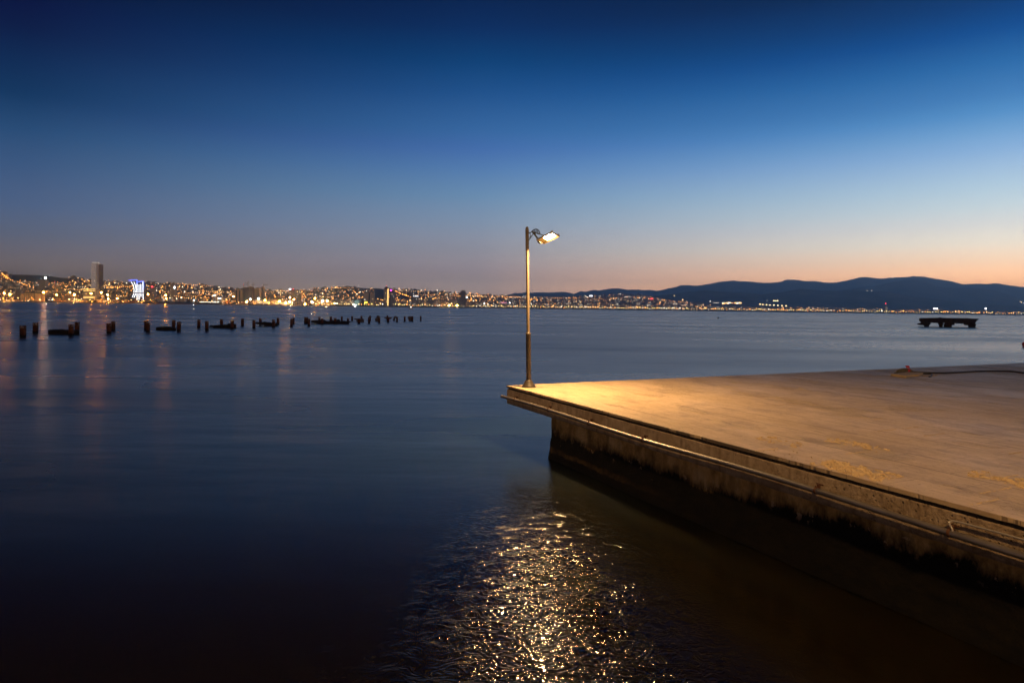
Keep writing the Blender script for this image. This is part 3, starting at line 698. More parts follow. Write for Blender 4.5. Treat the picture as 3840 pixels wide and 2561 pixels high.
slab('fallen_slab', P2([(1313, 952), (1370, 950), (1440, 948), (1500, 955), (1560, 960), (1620, 965), (1622, 990)]), P2([(1313, 972), (1400, 990), (1500, 998), (1622, 1002)]), 2.5, M_rubble, 'dark slab sloping down to the right between two pairs of piles', 'slab', .10, 34, 3)
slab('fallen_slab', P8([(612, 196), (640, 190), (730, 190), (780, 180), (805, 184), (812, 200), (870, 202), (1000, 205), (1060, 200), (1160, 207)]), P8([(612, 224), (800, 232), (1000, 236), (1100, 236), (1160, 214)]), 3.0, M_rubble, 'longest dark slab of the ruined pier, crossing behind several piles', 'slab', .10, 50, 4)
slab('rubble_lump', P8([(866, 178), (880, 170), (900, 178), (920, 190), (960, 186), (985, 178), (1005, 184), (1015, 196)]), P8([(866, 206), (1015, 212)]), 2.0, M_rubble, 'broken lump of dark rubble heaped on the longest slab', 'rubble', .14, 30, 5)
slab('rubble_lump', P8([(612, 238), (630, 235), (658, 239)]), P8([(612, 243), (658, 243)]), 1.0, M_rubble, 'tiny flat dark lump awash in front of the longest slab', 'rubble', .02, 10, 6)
slab('tilted_slab', P8([(1203, 166), (1230, 165), (1290, 168), (1296, 160), (1325, 166), (1340, 180)]), P8([(1203, 172), (1238, 186), (1240, 212), (1340, 213)]), 2.0, M_pale, 'tilted pale slab with an overhanging left lip caught on two piles', 'slab', .10, 34, 7)
slab('pile_cap_chunk', P8([(1490, 163), (1512, 160), (1515, 130), (1524, 126), (1560, 130), (1562, 190)]), P8([(1490, 168), (1500, 196), (1562, 200)]), 1.5, M_pale, 'upright pale chunk of broken pile cap wrapped round a pile', 'concrete chunk', .08, 30, 8)
slab('wedge_cap', P8([(1617, 150), (1640, 142), (1700, 145), (1725, 144)]), P8([(1617, 153), (1660, 178), (1672, 192), (1690, 180), (1725, 160)]), 1.5, M_pale, 'wedge-shaped pale pile cap, broad on top and narrow below', 'pile cap', .05, 30, 9)
slab('arched_chunk', P8([(1740, 180), (1752, 140), (1775, 130), (1800, 140), (1806, 170)]), P8([(1740, 190), (1765, 190), (1772, 160), (1790, 160), (1806, 192)]), 1.5, M_pale, 'arched chunk of broken concrete leaning against a pile', 'concrete chunk', .06, 24, 10)
slab('leaning_chunk', P8([(1940, 146), (1960, 136), (1985, 132), (1996, 140)]), P8([(1940, 150), (1953, 165), (1955, 196), (1996, 196)]), 1.5, M_pale, 'leaning chunk of broken concrete, last before the end of the piles', 'concrete chunk', .06, 24, 11)
g0 = hit(2, 1223, .55); mb = MB(); mb.tube([g0+Vector((-.9, 0, .02)), g0+Vector((.1, .05, .03)), g0+Vector((.18, .05, .0))], .035, 8); mb.tube([g0+Vector((-.8, 0, .02)), g0+Vector((-.8, 0, -1))], .05, 8)
tag(mb.build('bent_rail', M_rust, loc=g0), 'rusty bent rail end poking in at the left edge of the water', 'rail')

# ruined platform on the right
YP = hit(3560, 1227, 0).y
def f_plat(t, b):
    p = t.obj(); n = t.noise(t.map(p, (1, 1, .6)), 1.1, 7, .7)
    t.l(t.ramp(n, [(.35, (.016, .011, .008)), (.55, (.05, .03, .02)), (.75, (.13, .085, .06))]), b.inputs['Base Color']); b.inputs['Roughness'].default_value = .9
    t.l(t.bump(n, 1, .25), b.inputs['Normal'])
M_plat = mat('ruined_concrete', fn=f_plat, spec=.15)
plat = empty('ruined_platform', (at(3560, 1200, YP).x, YP, 0), 'ruined dark concrete platform on broken legs standing in the bay', 'platform')
def P6(x, y): return at(3000+x*.3573, 950+y*.3573, YP)
mb = MB()
def jag_block(outline, depth, seed, nd=6, amp=.12, y0=0.0):
    pts = []
    for a, b_ in zip(outline, outline[1:]+outline[:1]):
        L = math.hypot(a[0]-b_[0], a[1]-b_[1]); k = max(1, int(L/14))
        for i in range(k): pts.append((a[0]+(b_[0]-a[0])*i/k, a[1]+(b_[1]-a[1])*i/k))
    n = len(pts); rows = []
    for j in range(nd+1):
        y = y0+depth*j/nd; row = []
        for x, yy in pts:
            q = P6(x, yy); s_ = mnoise.noise(Vector((x*.06, yy*.06, y*.7+seed))); s2 = mnoise.noise(Vector((x*.2, yy*.2, y*1.5+seed+9)))
            row.append(q+Vector((amp*s2+q.x*y/YP, y+amp*s_, amp*s_*.8+amp*.5*s2)))
        rows.append(row)
    vs = [p for r_ in rows for p in r_]
    mb.add(vs, [(j*n+i, j*n+(i+1) % n, (j+1)*n+(i+1) % n, (j+1)*n+i) for j in range(nd) for i in range(n)])
    mb.add(rows[0], [tuple(range(n))[::-1]]); mb.add(rows[-1], [tuple(range(n))])
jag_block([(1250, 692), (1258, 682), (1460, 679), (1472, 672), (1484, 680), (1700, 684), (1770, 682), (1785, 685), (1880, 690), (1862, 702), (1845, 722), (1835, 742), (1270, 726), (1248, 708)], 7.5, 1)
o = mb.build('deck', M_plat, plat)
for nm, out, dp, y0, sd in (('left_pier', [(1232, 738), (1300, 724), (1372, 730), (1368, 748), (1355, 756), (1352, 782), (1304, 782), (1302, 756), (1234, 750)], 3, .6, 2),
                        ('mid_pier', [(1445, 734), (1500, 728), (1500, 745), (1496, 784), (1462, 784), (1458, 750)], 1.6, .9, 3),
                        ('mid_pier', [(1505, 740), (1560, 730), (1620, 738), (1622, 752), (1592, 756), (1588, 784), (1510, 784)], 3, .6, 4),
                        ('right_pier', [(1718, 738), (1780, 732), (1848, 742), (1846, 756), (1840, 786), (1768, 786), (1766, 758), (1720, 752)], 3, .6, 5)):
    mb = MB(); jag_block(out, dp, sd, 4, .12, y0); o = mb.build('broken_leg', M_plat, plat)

M_buoyr = mat('red_buoy_paint', (.5, .03, .02), .4)
g0 = hit(3841, 1292, .25)
mb = MB(); mb.lathe([(.05, -.3), (.16, -.2), (.22, 0), (.2, .16), (.1, .26), (.03, .3)], 16, axis=lambda z: g0+ez*z)
tag(mb.build('red_buoy', M_buoyr, loc=g0), 'small red buoy cut by the right edge of the picture', 'buoy')
g0 = hit(2693, 1194, .1); mb = MB(); mb.lathe([(.1, -.4), (.35, -.1), (.4, .2), (.25, .5), (.05, .6)], 14, axis=lambda z: g0+ez*z)
tag(mb.build('dark_buoy', M_rubber, loc=g0), 'tiny dark buoy far out on the open water', 'buoy')

exec_city = True
# ------------------------------------------------------------------ far shore
def lerp_tab(tab, x):
    if x <= tab[0][0]: return tab[0][1]
    for a, b_ in zip(tab, tab[1:]):
        if x <= b_[0]: return a[1]+(b_[1]-a[1])*(x-a[0])/(b_[0]-a[0])
    return tab[-1][1]
SHORE = [(-400, 2150), (0, 2200), (700, 2300), (1250, 2500), (1900, 3200), (2500, 3700), (3200, 4100), (3840, 4300), (4400, 4400)]
SKYL = [(-400, 1008), (0, 1022), (30, 1026), (100, 1027), (170, 1030), (220, 1035), (270, 1041), (300, 1046), (340, 1052), (400, 1058), (480, 1062), (560, 1062), (640, 1066), (700, 1068), (760, 1072), (830, 1078), (880, 1088), (980, 1090), (1040, 1092), (1090, 1092), (1140, 1094), (1180, 1085), (1220, 1080), (1280, 1076), (1340, 1075), (1420, 1078), (1460, 1083), (1500, 1088), (1540, 1088), (1600, 1088), (1640, 1092), (1700, 1099), (1760, 1102), (1820, 1107), (1900, 1112), (1960, 1114), (2060, 1118), (2120, 1116), (2200, 1112), (2300, 1106), (2350, 1103), (2420, 1107), (2450, 1116), (2500, 1128), (2560, 1134), (2620, 1138), (2660, 1148), (2720, 1154), (2800, 1152), (2900, 1152), (3000, 1153), (3100, 1153), (3200, 1159), (3300, 1156), (3400, 1166), (3500, 1155), (3560, 1166), (3700, 1169), (3840, 1176), (4400, 1186)]
def Ds(px): return lerp_tab(SHORE, px)
def Dr(px): return Ds(px)*1.32+500
QZ = 2.2
def terrain(px, t):
    """ground at a bearing (photo column) and depth fraction; its apparent height rises evenly from the shore to the ridge"""
    d0, d1 = Ds(px), Dr(px); Y = d0+(d1-d0)*t
    ys = hor(px)+1.5; yt = lerp_tab(SKYL, px)+4
    z0 = (QZ-ZC)/d0*F
    a = z0+(hor(px)-yt-z0)*(t**.85)
    return at(px, hor(px)-a, Y)
def f_land(t, b):
    p = t.obj(); n = t.noise(p, .012, 5, .6)
    t.l(t.ramp(n, [(.3, (.020, .022, .016)), (.7, (.05, .045, .035))]), b.inputs['Base Color']); b.inputs['Roughness'].default_value = .95
M_land = mat('city_hill_ground', fn=f_land, spec=.1)
mb = MB(); colsx = list(range(-400, 4401, 16)); TS = [0, .08, .2, .35, .5, .65, .8, .92, 1.0]
vs = []
for px in colsx:
    s0 = terrain(px, 0); vs.append(Vector((s0.x*.9995, s0.y*.9995, -1.0)))
    for t in TS: vs.append(terrain(px, t)+Vector((0, 0, (4*mnoise.noise(Vector((px*.02, t*6, 0))) if t > .1 else 0))))
    e = terrain(px, 1); vs.append(Vector((e.x*1.3, e.y*1.3, e.z*.6))); vs.append(Vector((e.x*1.5, e.y*1.5, -1)))
k = len(TS)+3
mb.add(vs, [(i*k+j, (i+1)*k+j, (i+1)*k+j+1, i*k+j+1) for i in range(len(colsx)-1) for j in range(k-1)], 0, True)
tag(mb.build('city_hills', M_land), 'dark built-up hills behind the far shore', 'hills', kind='structure')

# mountains
FAR = [(-300, 1140), (1500, 1125), (1700, 1112), (1841, 1106.5), (1892, 1108), (1931, 1099), (1952, 1099.7), (1971, 1094.8), (1990, 1098), (2037, 1095.6), (2061, 1097.5), (2086, 1095.6), (2116, 1095), (2132, 1097), (2150, 1102), (2181, 1091), (2195, 1095), (2225, 1087), (2246, 1090), (2290, 1082), (2317, 1080.7), (2355, 1087), (2399, 1086), (2414, 1089), (2433, 1086.6), (2468, 1091.5), (2509, 1080), (2525, 1079), (2552, 1069.8), (2566, 1069), (2590, 1069.8), (2618, 1072.5), (2637, 1068), (2672, 1063), (2697, 1056.7), (2727, 1054.8), (2754, 1051.5), (2776, 1055.6), (2808, 1055.6), (2849, 1060), (2876, 1061), (2925, 1058), (2947, 1050), (2961, 1048), (2993, 1050), (3018, 1054.7), (3054, 1053.6), (3093, 1059.7), (3132, 1060), (3168, 1053.6), (3232, 1038.6), (3257, 1039), (3286, 1044), (3311, 1044.7), (3339, 1041), (3404, 1039), (3427, 1034.7), (3464, 1037.5), (3507, 1045), (3572, 1055), (3607, 1066), (3623, 1066.8), (3647, 1063.6), (3707, 1065), (3738, 1061.5), (3768, 1068), (3804, 1073), (3840, 1077), (4100, 1085), (4500, 1100)]
MID = [(2300, 1150), (2400, 1130), (2560, 1105), (2700, 1112), (2880, 1105), (3000, 1100), (3150, 1090), (3300, 1068), (3380, 1052), (3421, 1046), (3470, 1056), (3518, 1076), (3580, 1082), (3640, 1078), (3715, 1087), (3780, 1105), (3840, 1128), (4000, 1150), (4400, 1165)]
NEAR = [(2050, 1140), (2200, 1125), (2400, 1112), (2520, 1104), (2580, 1095), (2639, 1088), (2700, 1094), (2790, 1097), (2860, 1104), (2930, 1096), (3000, 1083), (3060, 1088), (3140, 1092), (3214, 1084), (3320, 1093), (3420, 1112), (3560, 1128), (3700, 1140), (3840, 1150), (4400, 1175)]
def f_mtn(t, b):
    p = t.obj(); n = t.noise(t.map(p, (1, 1, 3)), .003, 7, .65)
    t.l(t.ramp(n, [(.35, (.17, .125, .095)), (.7, (.36, .27, .20))]), b.inputs['Base Color']); b.inputs['Roughness'].default_value = .95
M_mtn = mat('wooded_mountain', fn=f_mtn, spec=.1)
def mountain(name, tab, D, label, seed, step=5, amp=1.0):
    mb = MB(); xs = list(range(tab[0][0], tab[-1][0]+1, step)); vs = []; K = 12
    for px in xs:
        yt = lerp_tab(tab, px); hgt = hor(px)-yt
        for j in range(K+1):
            t = j/K; Y = D*(.84+.16*t)
            a = hgt*(t**1.25); y = hor(px)-a
            if j < K: y += -amp*5*t*(1-t)*4*mnoise.noise(Vector((px*.012, t*3, seed)))-amp*2*mnoise.noise(Vector((px*.04, t*8, seed)))*t*(1-t)*4
            else: y += 1.3*mnoise.noise(Vector((px*.11, seed, 0)))+1.0*mnoise.noise(Vector((px*.31, seed, 3)))
            p = at(px, y, Y)
            if j == 0: p.z = -1
            vs.append(p)
        e = vs[-1]; vs.append(Vector((e.x*1.1, e.y*1.1, e.z*.5))); vs.append(Vector((e.x*1.16, e.y*1.16, -1)))
    k = K+3
    mb.add(vs, [(i*k+j, (i+1)*k+j, (i+1)*k+j+1, i*k+j+1) for i in range(len(xs)-1) for j in range(k-1)], 0, True)
    return tag(mb.build(name, M_mtn), label, 'mountains', kind='structure')
mountain('far_mountains', FAR, 9600, 'highest dusky mountain ridge on the skyline', 1)
mountain('middle_mountains', MID, 8000, 'darker middle mountain ridge in front of the skyline ridge', 2)
mountain('near_mountains', NEAR, 6350, 'nearest dark foothill ridge behind the far shore', 3)

CLEAR = [(338, 380, 2600), (140, 171, 2700), (310, 359, 2420), (480, 543, 2420), (560, 579, 2480), (635, 657, 2520), (878, 988, 2560), (1080, 1132, 2600), (936, 1086, 2480), (1176, 1245, 2540), (1250, 1322, 2560), (1322, 1404, 2760), (1436, 1480, 2780), (1547, 1570, 2990), (1723, 1756, 3080), (68, 182, 2300)]
def blocked(px, Y): return any(a <= px <= b_ and Y < q for a, b_, q in CLEAR)
rr2 = random.Random(12); house_geo_q = []
for _ in range(1900):
    px = rr2.uniform(1930, 3000); t = rr2.uniform(.03, .97)
    if px > 2660 and t > .5: continue
    p = terrain(px, t); house_geo_q.append((p, rr2.uniform(7, 13), rr2.uniform(7, 11), rr2.choice((8, 11, 14, 17, 22)), rr2.choice((0, 1, 3, 3, 3)), rr2.uniform(-.5, .5)+math.atan2(-p.x, p.y)))
# ---- light materials
def glow(name, c, s): return mat(name, (.2, .2, .2), .5, emit=c, strength=s)
ORG, WRM, WHT, CLD = (1, .36, .055), (1, .56, .20), (1, .88, .68), (.75, .88, 1)
G_small = [glow('lamp_orange_dim', ORG, 3.0), glow('lamp_orange', ORG, 12), glow('lamp_warm_dim', WRM, 2.4), glow('lamp_warm', WRM, 10), glow('lamp_white_dim', WHT, 2.5), glow('lamp_white', WHT, 9), glow('lamp_cold', CLD, 3)]
house_geo_q = house_geo_q if 'house_geo_q' in globals() else []
M_hw = [mat('house_wall_%s' % n, c, .9, spec=.1) for n, c in (('cream', (.40, .34, .28)), ('grey', (.26, .25, .25)), ('ochre', (.36, .25, .17)), ('white', (.5, .48, .46)), ('brown', (.20, .14, .11)))]
M_roof = mat('house_roof_tile', (.16, .07, .05), .9, spec=.1)
M_win = mat('dark_window_glass', (.03, .035, .045), .2)

rr = random.Random(99)
bare = lambda px, t: (px < 260 and t > .60 and not (px < 40)) or (1345 < px < 1440 and t > .82) or (1400 < px < 1452 and .15 < t) or (1485 < px < 1590 and .30 < t < .72 and rr.random() < .8)
def dens_ok(px, t):
    if bare(px, t): return False
    if px > 2660: return t < .55 or rr.random() < .15
    return True
def house_geo(mb, w_, d_, h_, mi, roof, yaw=0, c=(0, 0, 0)):
    a = Vector((math.cos(yaw), math.sin(yaw), 0)); b_ = Vector((-a.y, a.x, 0)); c = Vector(c)
    mb.box(c+ez*(h_/2-2), (w_, d_, h_+4), mi, (a, b_, ez))
    # window rows on the face towards the bay
    nf = max(1, int(h_/3.2))
    for k in range(nf):
        mb.box(c-b_*(d_/2+.02)+ez*(h_*(k+.5)/nf), (w_*.78, .08, 1.1), 6, (a, b_, ez))
    if roof:
        vs = [c+a*(s*w_*.54)+b_*(q*d_*.54)+ez*h_ for s, q in ((-1, -1), (1, -1), (1, 1), (-1, 1))]+[c+a*(s*w_*.3)+ez*(h_+2.6) for s in (-1, 1)]
        mb.add(vs, [(0, 1, 5, 4), (1, 2, 5), (2, 3, 4, 5), (3, 0, 4), (3, 2, 1, 0)], 5)
    else:
        mb.box(c+ez*(h_+.3), (w_*1.02, d_*1.02, .6), mi, (a, b_, ez)); mb.box(c+a*w_*.2+ez*(h_+1.5), (w_*.22, d_*.3, 2.0), 1, (a, b_, ez))
HM = M_hw+[M_roof, M_win]
cand = []
for _ in range(7600):
    px = rr.uniform(-120, 3960)
    t = rr.uniform(.05, .99)
    if px > 1850 and rr.random() < .12: continue
    if not dens_ok(px, t): continue
    p = terrain(px, t)
    if blocked(px, p.y): continue
    cand.append((p.y*p.y+p.x*p.x, px, t, p))
cand.sort(key=lambda q: q[0])
def dims(px):
    f = Ds(px)/2300
    return rr.uniform(9, 17), rr.uniform(9, 14), rr.choice((6, 9, 9, 12, 12, 15, 18))*(1 if px < 2000 else 1.25)
protos = []
for i in range(8):
    mb = MB(); w_, d_, h_ = dims(0); house_geo(mb, w_, d_, h_, i % 5, i % 3 == 0); me = mb.build('hill_house', HM); protos.append(me)
occ = [c for c in cand if -20 < c[1] < 3860]
for i, (q, px, t, p) in enumerate(occ[:300]):
    if i < 8: o = protos[i]
    else: o = protos[rr.randrange(8)].copy(); col.objects.link(o)
    o.location = p; o.rotation_euler = (0, 0, rr.uniform(-.5, .5)+math.atan2(-p.x, p.y))
    tag(o, 'small pale house among the packed low houses on the lit hillside', 'house', 'hillside houses nearest the far shore')
mb = MB(); used = set(id(c) for c in occ[:300])
for c in cand:
    if id(c) in used: continue
    w_, d_, h_ = dims(c[1]); yaw = rr.uniform(-.5, .5)+math.atan2(-c[3].x, c[3].y)
    house_geo(mb, w_, d_, h_, rr.choice((0, 0, 1, 2, 3, 3, 4)), rr.random() < .35, yaw, c[3])
for p, w_, d_, h_, mi, yaw in house_geo_q: house_geo(mb, w_, d_, h_, mi, False, yaw, p)
tag(mb.build('distant_houses', HM), 'mass of small houses crowding the far hillsides', 'houses', kind='stuff')

# ---- small lights of the hillside city
mb = MB()
nl_ = 0
while nl_ < 4300:
    px = rr.uniform(-100, 3940); t = rr.random()**1.1*.98
    if not dens_ok(px, t): continue
    if px > 1860 and rr.random() < .22: continue
    p = terrain(px, t); d = p.y
    if blocked(px, d-14): continue
    left = px < 1850
    e = rr.random()
    if left: mi = 0 if e < .25 else 1 if e < .52 else 2 if e < .66 else 3 if e < .80 else 4 if e < .90 else 5 if e < .97 else 6
    else: mi = 0 if e < .18 else 1 if e < .32 else 2 if e < .50 else 3 if e < .66 else 4 if e < .84 else 5 if e < .93 else 6
    r_ = (d/2450)*rr.choice((.5, .6, .7, .8, .9, 1.1, 1.5))*(1 if left else .8)
    mb.octa(p+Vector((rr.uniform(-6, 6), -14, rr.uniform(9, 20))), r_, mi); nl_ += 1
# streets: evenly spaced lamps following the contours or climbing
for _ in range(80):
    x0 = rr.uniform(-60, 2600); t0 = rr.uniform(.04, .93); n_ = rr.randint(6, 18); sp_ = rr.uniform(5, 9); sl = rr.choice((0, 0, .004, -.004, .012, -.012)); mi = rr.choice((1, 1, 1, 0, 3, 3, 5)); r0 = rr.choice((.6, .75, .9))
    for i in range(n_):
        x = x0+i*sp_; t = t0+sl*i+.01*math.sin(i*.7)
        if not 0.02 < t < .98 or not dens_ok(x, t): continue
        p = terrain(x, t)
        if blocked(x, p.y-14): continue
        mb.octa(p+Vector((0, -14, 17)), p.y/2450*r0, mi)
# finer, whiter points of the right-hand town
k = 0
while k < 1500:
    px = rr.uniform(1900, 3100); t = rr.random()**1.2*.97
    if px > 2660 and t > .5: continue
    p = terrain(px, t); k += 1
    mb.octa(p+Vector((rr.uniform(-6, 6), -14, rr.uniform(6, 20))), (p.y/2450)*rr.choice((.4, .5, .6, .8)), rr.choice((0, 1, 2, 3, 4, 4, 5, 5, 6)))
# low working lights along the port edge
for _ in range(190):
    px = rr.uniform(-20, 1250); Y = Ds(px)-rr.uniform(2, 16); p = at(px, hor(px), Y)
    mb.octa((p.x, Y, rr.uniform(4, 15)), rr.choice((.7, .9, 1.2, 1.6)), rr.choice((1, 1, 1, 3, 3, 5, 0)))
# strings of street lights climbing the slopes
for (x0, t0, x1, t1, n_, mi) in ((2, .97, 40, .70, 16, 1), (20, .75, 130, .35, 16, 1), (605, .35, 615, .75, 8, 1), (768, .3, 764, .8, 8, 1), (1484, .8, 1530, .45, 12, 1), (2600, .5, 2700, .42, 8, 3), (1960, .45, 2010, .75, 10, 1), (1990, .6, 2060, .5, 10, 1), (2290, .62, 2440, .72, 18, 1), (2200, .22, 2290, .25, 12, 1), (2500, .42, 2460, .6, 6, 3)):
    for i in range(n_):
        q = i/(n_-1); p = terrain(x0+(x1-x0)*q, t0+(t1-t0)*q); mb.octa(p+Vector((rr.uniform(-4, 4), -12, 14)), p.y/2450*1.35, mi)
tag(mb.build('city_lights', G_small), 'thousands of tiny orange and white lights scattered over the far hillsides', 'city lights', kind='stuff')

# ---- promenade lamps along the far shore (individuals)
M_mast = mat('lamp_mast', (.10, .10, .10), .6)
pro = {}
for key, m in (('orange', G_small[1]), ('warm', glow('promenade_warm', WRM, 9)), ('white', glow('promenade_white', WHT, 9)), ('yellow', glow('promenade_yellow', (1, .72, .20), 7))):
    mb = MB(); mb.ball((0, 0, 7), 1.15, 1, 6, 4); mb.tube([(0, 0, 0), (0, 0, 6)], .25, 5); o = mb.build('promenade_lamp', [M_mast, m]); pro[key] = o
first = set(); px = 1246.0; k = 0
while px < 3852 and k < 299:
    key = rr.choice(('warm', 'warm', 'white', 'yellow', 'yellow', 'orange') if px < 2600 else ('warm', 'orange', 'orange', 'yellow', 'yellow', 'white'))
    o = pro[key] if key not in first else pro[key].copy()
    if key in first: col.objects.link(o)
    first.add(key)
    p = terrain(px, 0.004); o.location = (p.x, p.y-6, QZ-.3); s_ = p.y/2500*rr.uniform(.6, 1.35); o.scale = (s_, s_, s_)
    tag(o, 'small glowing %s lamp in the dense row along the far promenade' % key, 'lamp', '%s promenade lamps on the far shore' % key)
    px += rr.uniform(5.5, 12) if px < 1900 else rr.uniform(6, 12.2); k += 1

# ---- port floodlights
G_back = glow('flood_spill', (1, .40, .07), 80); G_flo = glow('flood_orange', (1, .30, .018), 2300); G_flw = glow('flood_white', (1, .90, .68), 800); G_flm = glow('flood_warm', (1, .48, .09), 1700)
# (px, py, size px, colour, what singles it out)
FLOOD = [(15.5, 1100.5, 4.2, 'o', 'bright orange floodlight at the far left edge of the port'), (38, 1104, 4.2, 'o', 'bright orange floodlight, second from the left edge of the port'),
 (163, 1097, 4.0, 'o', 'bright orange floodlight above the pale silos'), (171, 1042.5, 4.4, 'w', 'brilliant white floodlight high beside the hilltop block'),
 (212, 1106, 2.6, 'o', 'orange floodlight at the foot of the right-hand gantry crane'), (263, 1097, 2.6, 'm', 'pale floodlight on a slim mast left of the banded office'),
 (279, 1105, 4.2, 'o', 'bright orange floodlight between the cranes and the banded office'), (342, 1101, 4.2, 'o', 'bright orange floodlight in front of the banded office'),
 (380, 1097, 3.6, 'o', 'bright orange floodlight just right of the tallest tower'), (403, 1106, 3.8, 'o', 'bright orange floodlight, upper of the pair right of the tallest tower'),
 (406, 1121, 3.0, 'o', 'lower orange floodlight of the pair right of the tallest tower'), (440, 1120, 2.6, 'o', 'orange floodlight left of the curved white-lit building'),
 (555, 1104, 3.6, 'o', 'orange floodlight just right of the curved white-lit building'), (621, 1107, 3.6, 'o', 'orange floodlight, upper of two above the blue ship'), (624, 1119, 2.6, 'o', 'orange floodlight, lower of two above the blue ship'),
 (727, 1126, 2.6, 'w', 'white floodlight at the bow of the white-lit ship'), (875.5, 1112, 3.0, 'o', 'orange mast light left of the unfinished towers'), (925, 1132, 3.2, 'm', 'yellow floodlight low on the quay before the unfinished towers'),
 (939, 1122, 2.4, 'w', 'small white floodlight before the unfinished towers'), (970, 1120.7, 3.0, 'w', 'white floodlight in front of the rightmost unfinished tower'), (994, 1126, 3.8, 'o', 'orange floodlight on the long white terminal roof'),
 (1048, 1130, 2.8, 'o', 'orange light by the right end of the white terminal'), (1071.5, 1136, 3.8, 'o', 'orange floodlight at the water below the dark office block'), (1087, 1116, 2.4, 'm', 'pale mast light in front of the dark office block'),
 (1086, 1131, 2.6, 'w', 'low white floodlight in front of the dark office block'), (1103, 1122, 2.6, 'o', 'orange floodlight left of the half-built block'), (1114.5, 1140, 3.6, 'o', 'orange floodlight at the water below the half-built block'),
 (1143.6, 1140.5, 3.8, 'o', 'orange floodlight at the water right of the half-built block'), (1171, 1133, 3.0, 'w', 'white floodlight left of the long pale hall'), (1181, 1119, 2.8, 'o', 'orange mast light above the long pale hall'),
 (1210, 1128, 3.6, 'w', 'large white floodlight over the long pale hall'), (1227, 1128, 3.8, 'm', 'large yellow floodlight at the right end of the long pale hall'), (1255, 1137, 2.8, 'o', 'orange light at the left end of the flat shed'),
 (1332, 1144, 2.6, 'w', 'white light at the foot of the teal-lit office'), (1684.5, 1146, 3.4, 'm', 'brightest warm light on the far promenade, near the rounded tower'), (1714, 1146, 2.6, 'm', 'warm light on the promenade just left of the rounded tower')]
for px, py, sz, c, lab in FLOOD:
    Y = Ds(px)-14 if py > 1060 else Ds(px)*1.25
    p = at(px, py, Y); r_ = sz*.50/F*Y; gz = QZ if py > 1060 else p.z-26
    mb = MB(); e = empty('floodlight_mast', (p.x, p.y, gz), lab, 'floodlight', 'floodlights of the far port')
    mb.tube([(p.x, p.y+r_*1.2, gz-.5), (p.x, p.y+r_*1.2, p.z+r_*.5)], .45, 6); mb.box((p.x, p.y+r_*1.2, p.z+r_*1.05), (r_*2.4, .6, .5)); mb.build('mast', M_mast, e)
    mb = MB(); mb.ball(p, r_, 0, 10, 6)
    mb.m = [1 if sum(mb.v[i][1] for i in f)/len(f) > p.y+r_*.15 else 0 for f in mb.f]      # the lens faces the bay, a weaker orange glow is added behind to light the quay
    mb.build('lamp_head', [{'o': G_flo, 'w': G_flw, 'm': G_flm}[c], G_back], e)

# ---- landmark buildings
M_conc = mat('far_concrete', (.46, .40, .36), .9, spec=.1)
M_conc2 = mat('far_grey_concrete', (.32, .28, .26), .9, spec=.1)
M_pal = mat('far_pale_wall', (.55, .50, .46), .85, spec=.1)
M_glass = mat('far_glass', (.05, .06, .075), .15)
M_slab = mat('far_slab_edge', (.50, .46, .43), .8, spec=.1)
E_warm = glow('window_warm', (1, .66, .3), 1.6); E_white = glow('window_white', (1, .92, .8), 2.2); E_gold = glow('gold_strip', (1, .62, .18), 3.0)
E_blue = glow('blue_neon', (.05, .12, 1), 5); E_wstrip = glow('white_strip', (.86, .92, 1), 3.2); E_red = glow('red_beacon', (1, .04, .05), 8); E_mag = glow('magenta_sign', (1, .05, .75), 6); E_yel = glow('yellow_screen', (1, .75, .06), 3.5); E_teal = glow('teal_window', (.45, .85, .75), .8); E_green = glow('green_sign', (.2, .9, .35), 3); E_sign = glow('white_sign', (.95, .95, 1), 7)
def tower(name, label, cat, x0, x1, yt, yb=None, Y=None, wall=None, floors=0, band=None, lit=0, depth=None, seed=0, yaw=0.0, litm=None, group=None, roofbox=True, cols_=0):
    Y = Y or Ds((x0+x1)/2)+60; rr2 = random.Random(seed+int(x0))
    pb = at((x0+x1)/2, yb or (hor((x0+x1)/2)), Y); pt = at((x0+x1)/2, yt, Y)
    w_ = (x1-x0)/F*Y; d_ = depth or w_*.8; zb = min(pb.z, QZ) if yb is None else pb.z-6; h_ = pt.z-zb
    e = empty(name, (pb.x, Y, zb), label, cat, group); c = Vector((pb.x, Y+d_/2, zb))
    mb = MB(); mb.box(c+ez*h_/2, (w_, d_, h_)); mb.build('body', wall or M_conc, e)
    if roofbox: MB().box(c+ez*(h_+h_*.02+.6), (w_*.45, d_*.45, h_*.04+1.2)).build('roof_house', M_conc2, e)
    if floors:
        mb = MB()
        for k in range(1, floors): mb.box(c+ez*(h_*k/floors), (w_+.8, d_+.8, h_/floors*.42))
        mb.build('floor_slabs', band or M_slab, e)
    if cols_:
        mb = MB()
        for k in range(cols_): mb.box(c+Vector((-w_/2+w_*(k+.5)/cols_, -d_/2-.25, h_/2)), (w_/cols_*.45, .5, h_*.94))
        mb.build('window_bays', M_glass, e)
    for k in range(lit):
        ww = max(2.0, w_*.10); x = rr2.uniform(-.42, .42)*w_; z = rr2.uniform(.06, .92)*h_
        MB().box(c+Vector((x, -d_/2-.55, z)), (ww, .4, 2.4)).build('lit_window', litm or rr2.choice((E_warm, E_warm, E_white)), e)
    return e, c, w_, d_, h_
def plus(e, name, m, c, d): return MB().box(c, d).build(name, m, e)

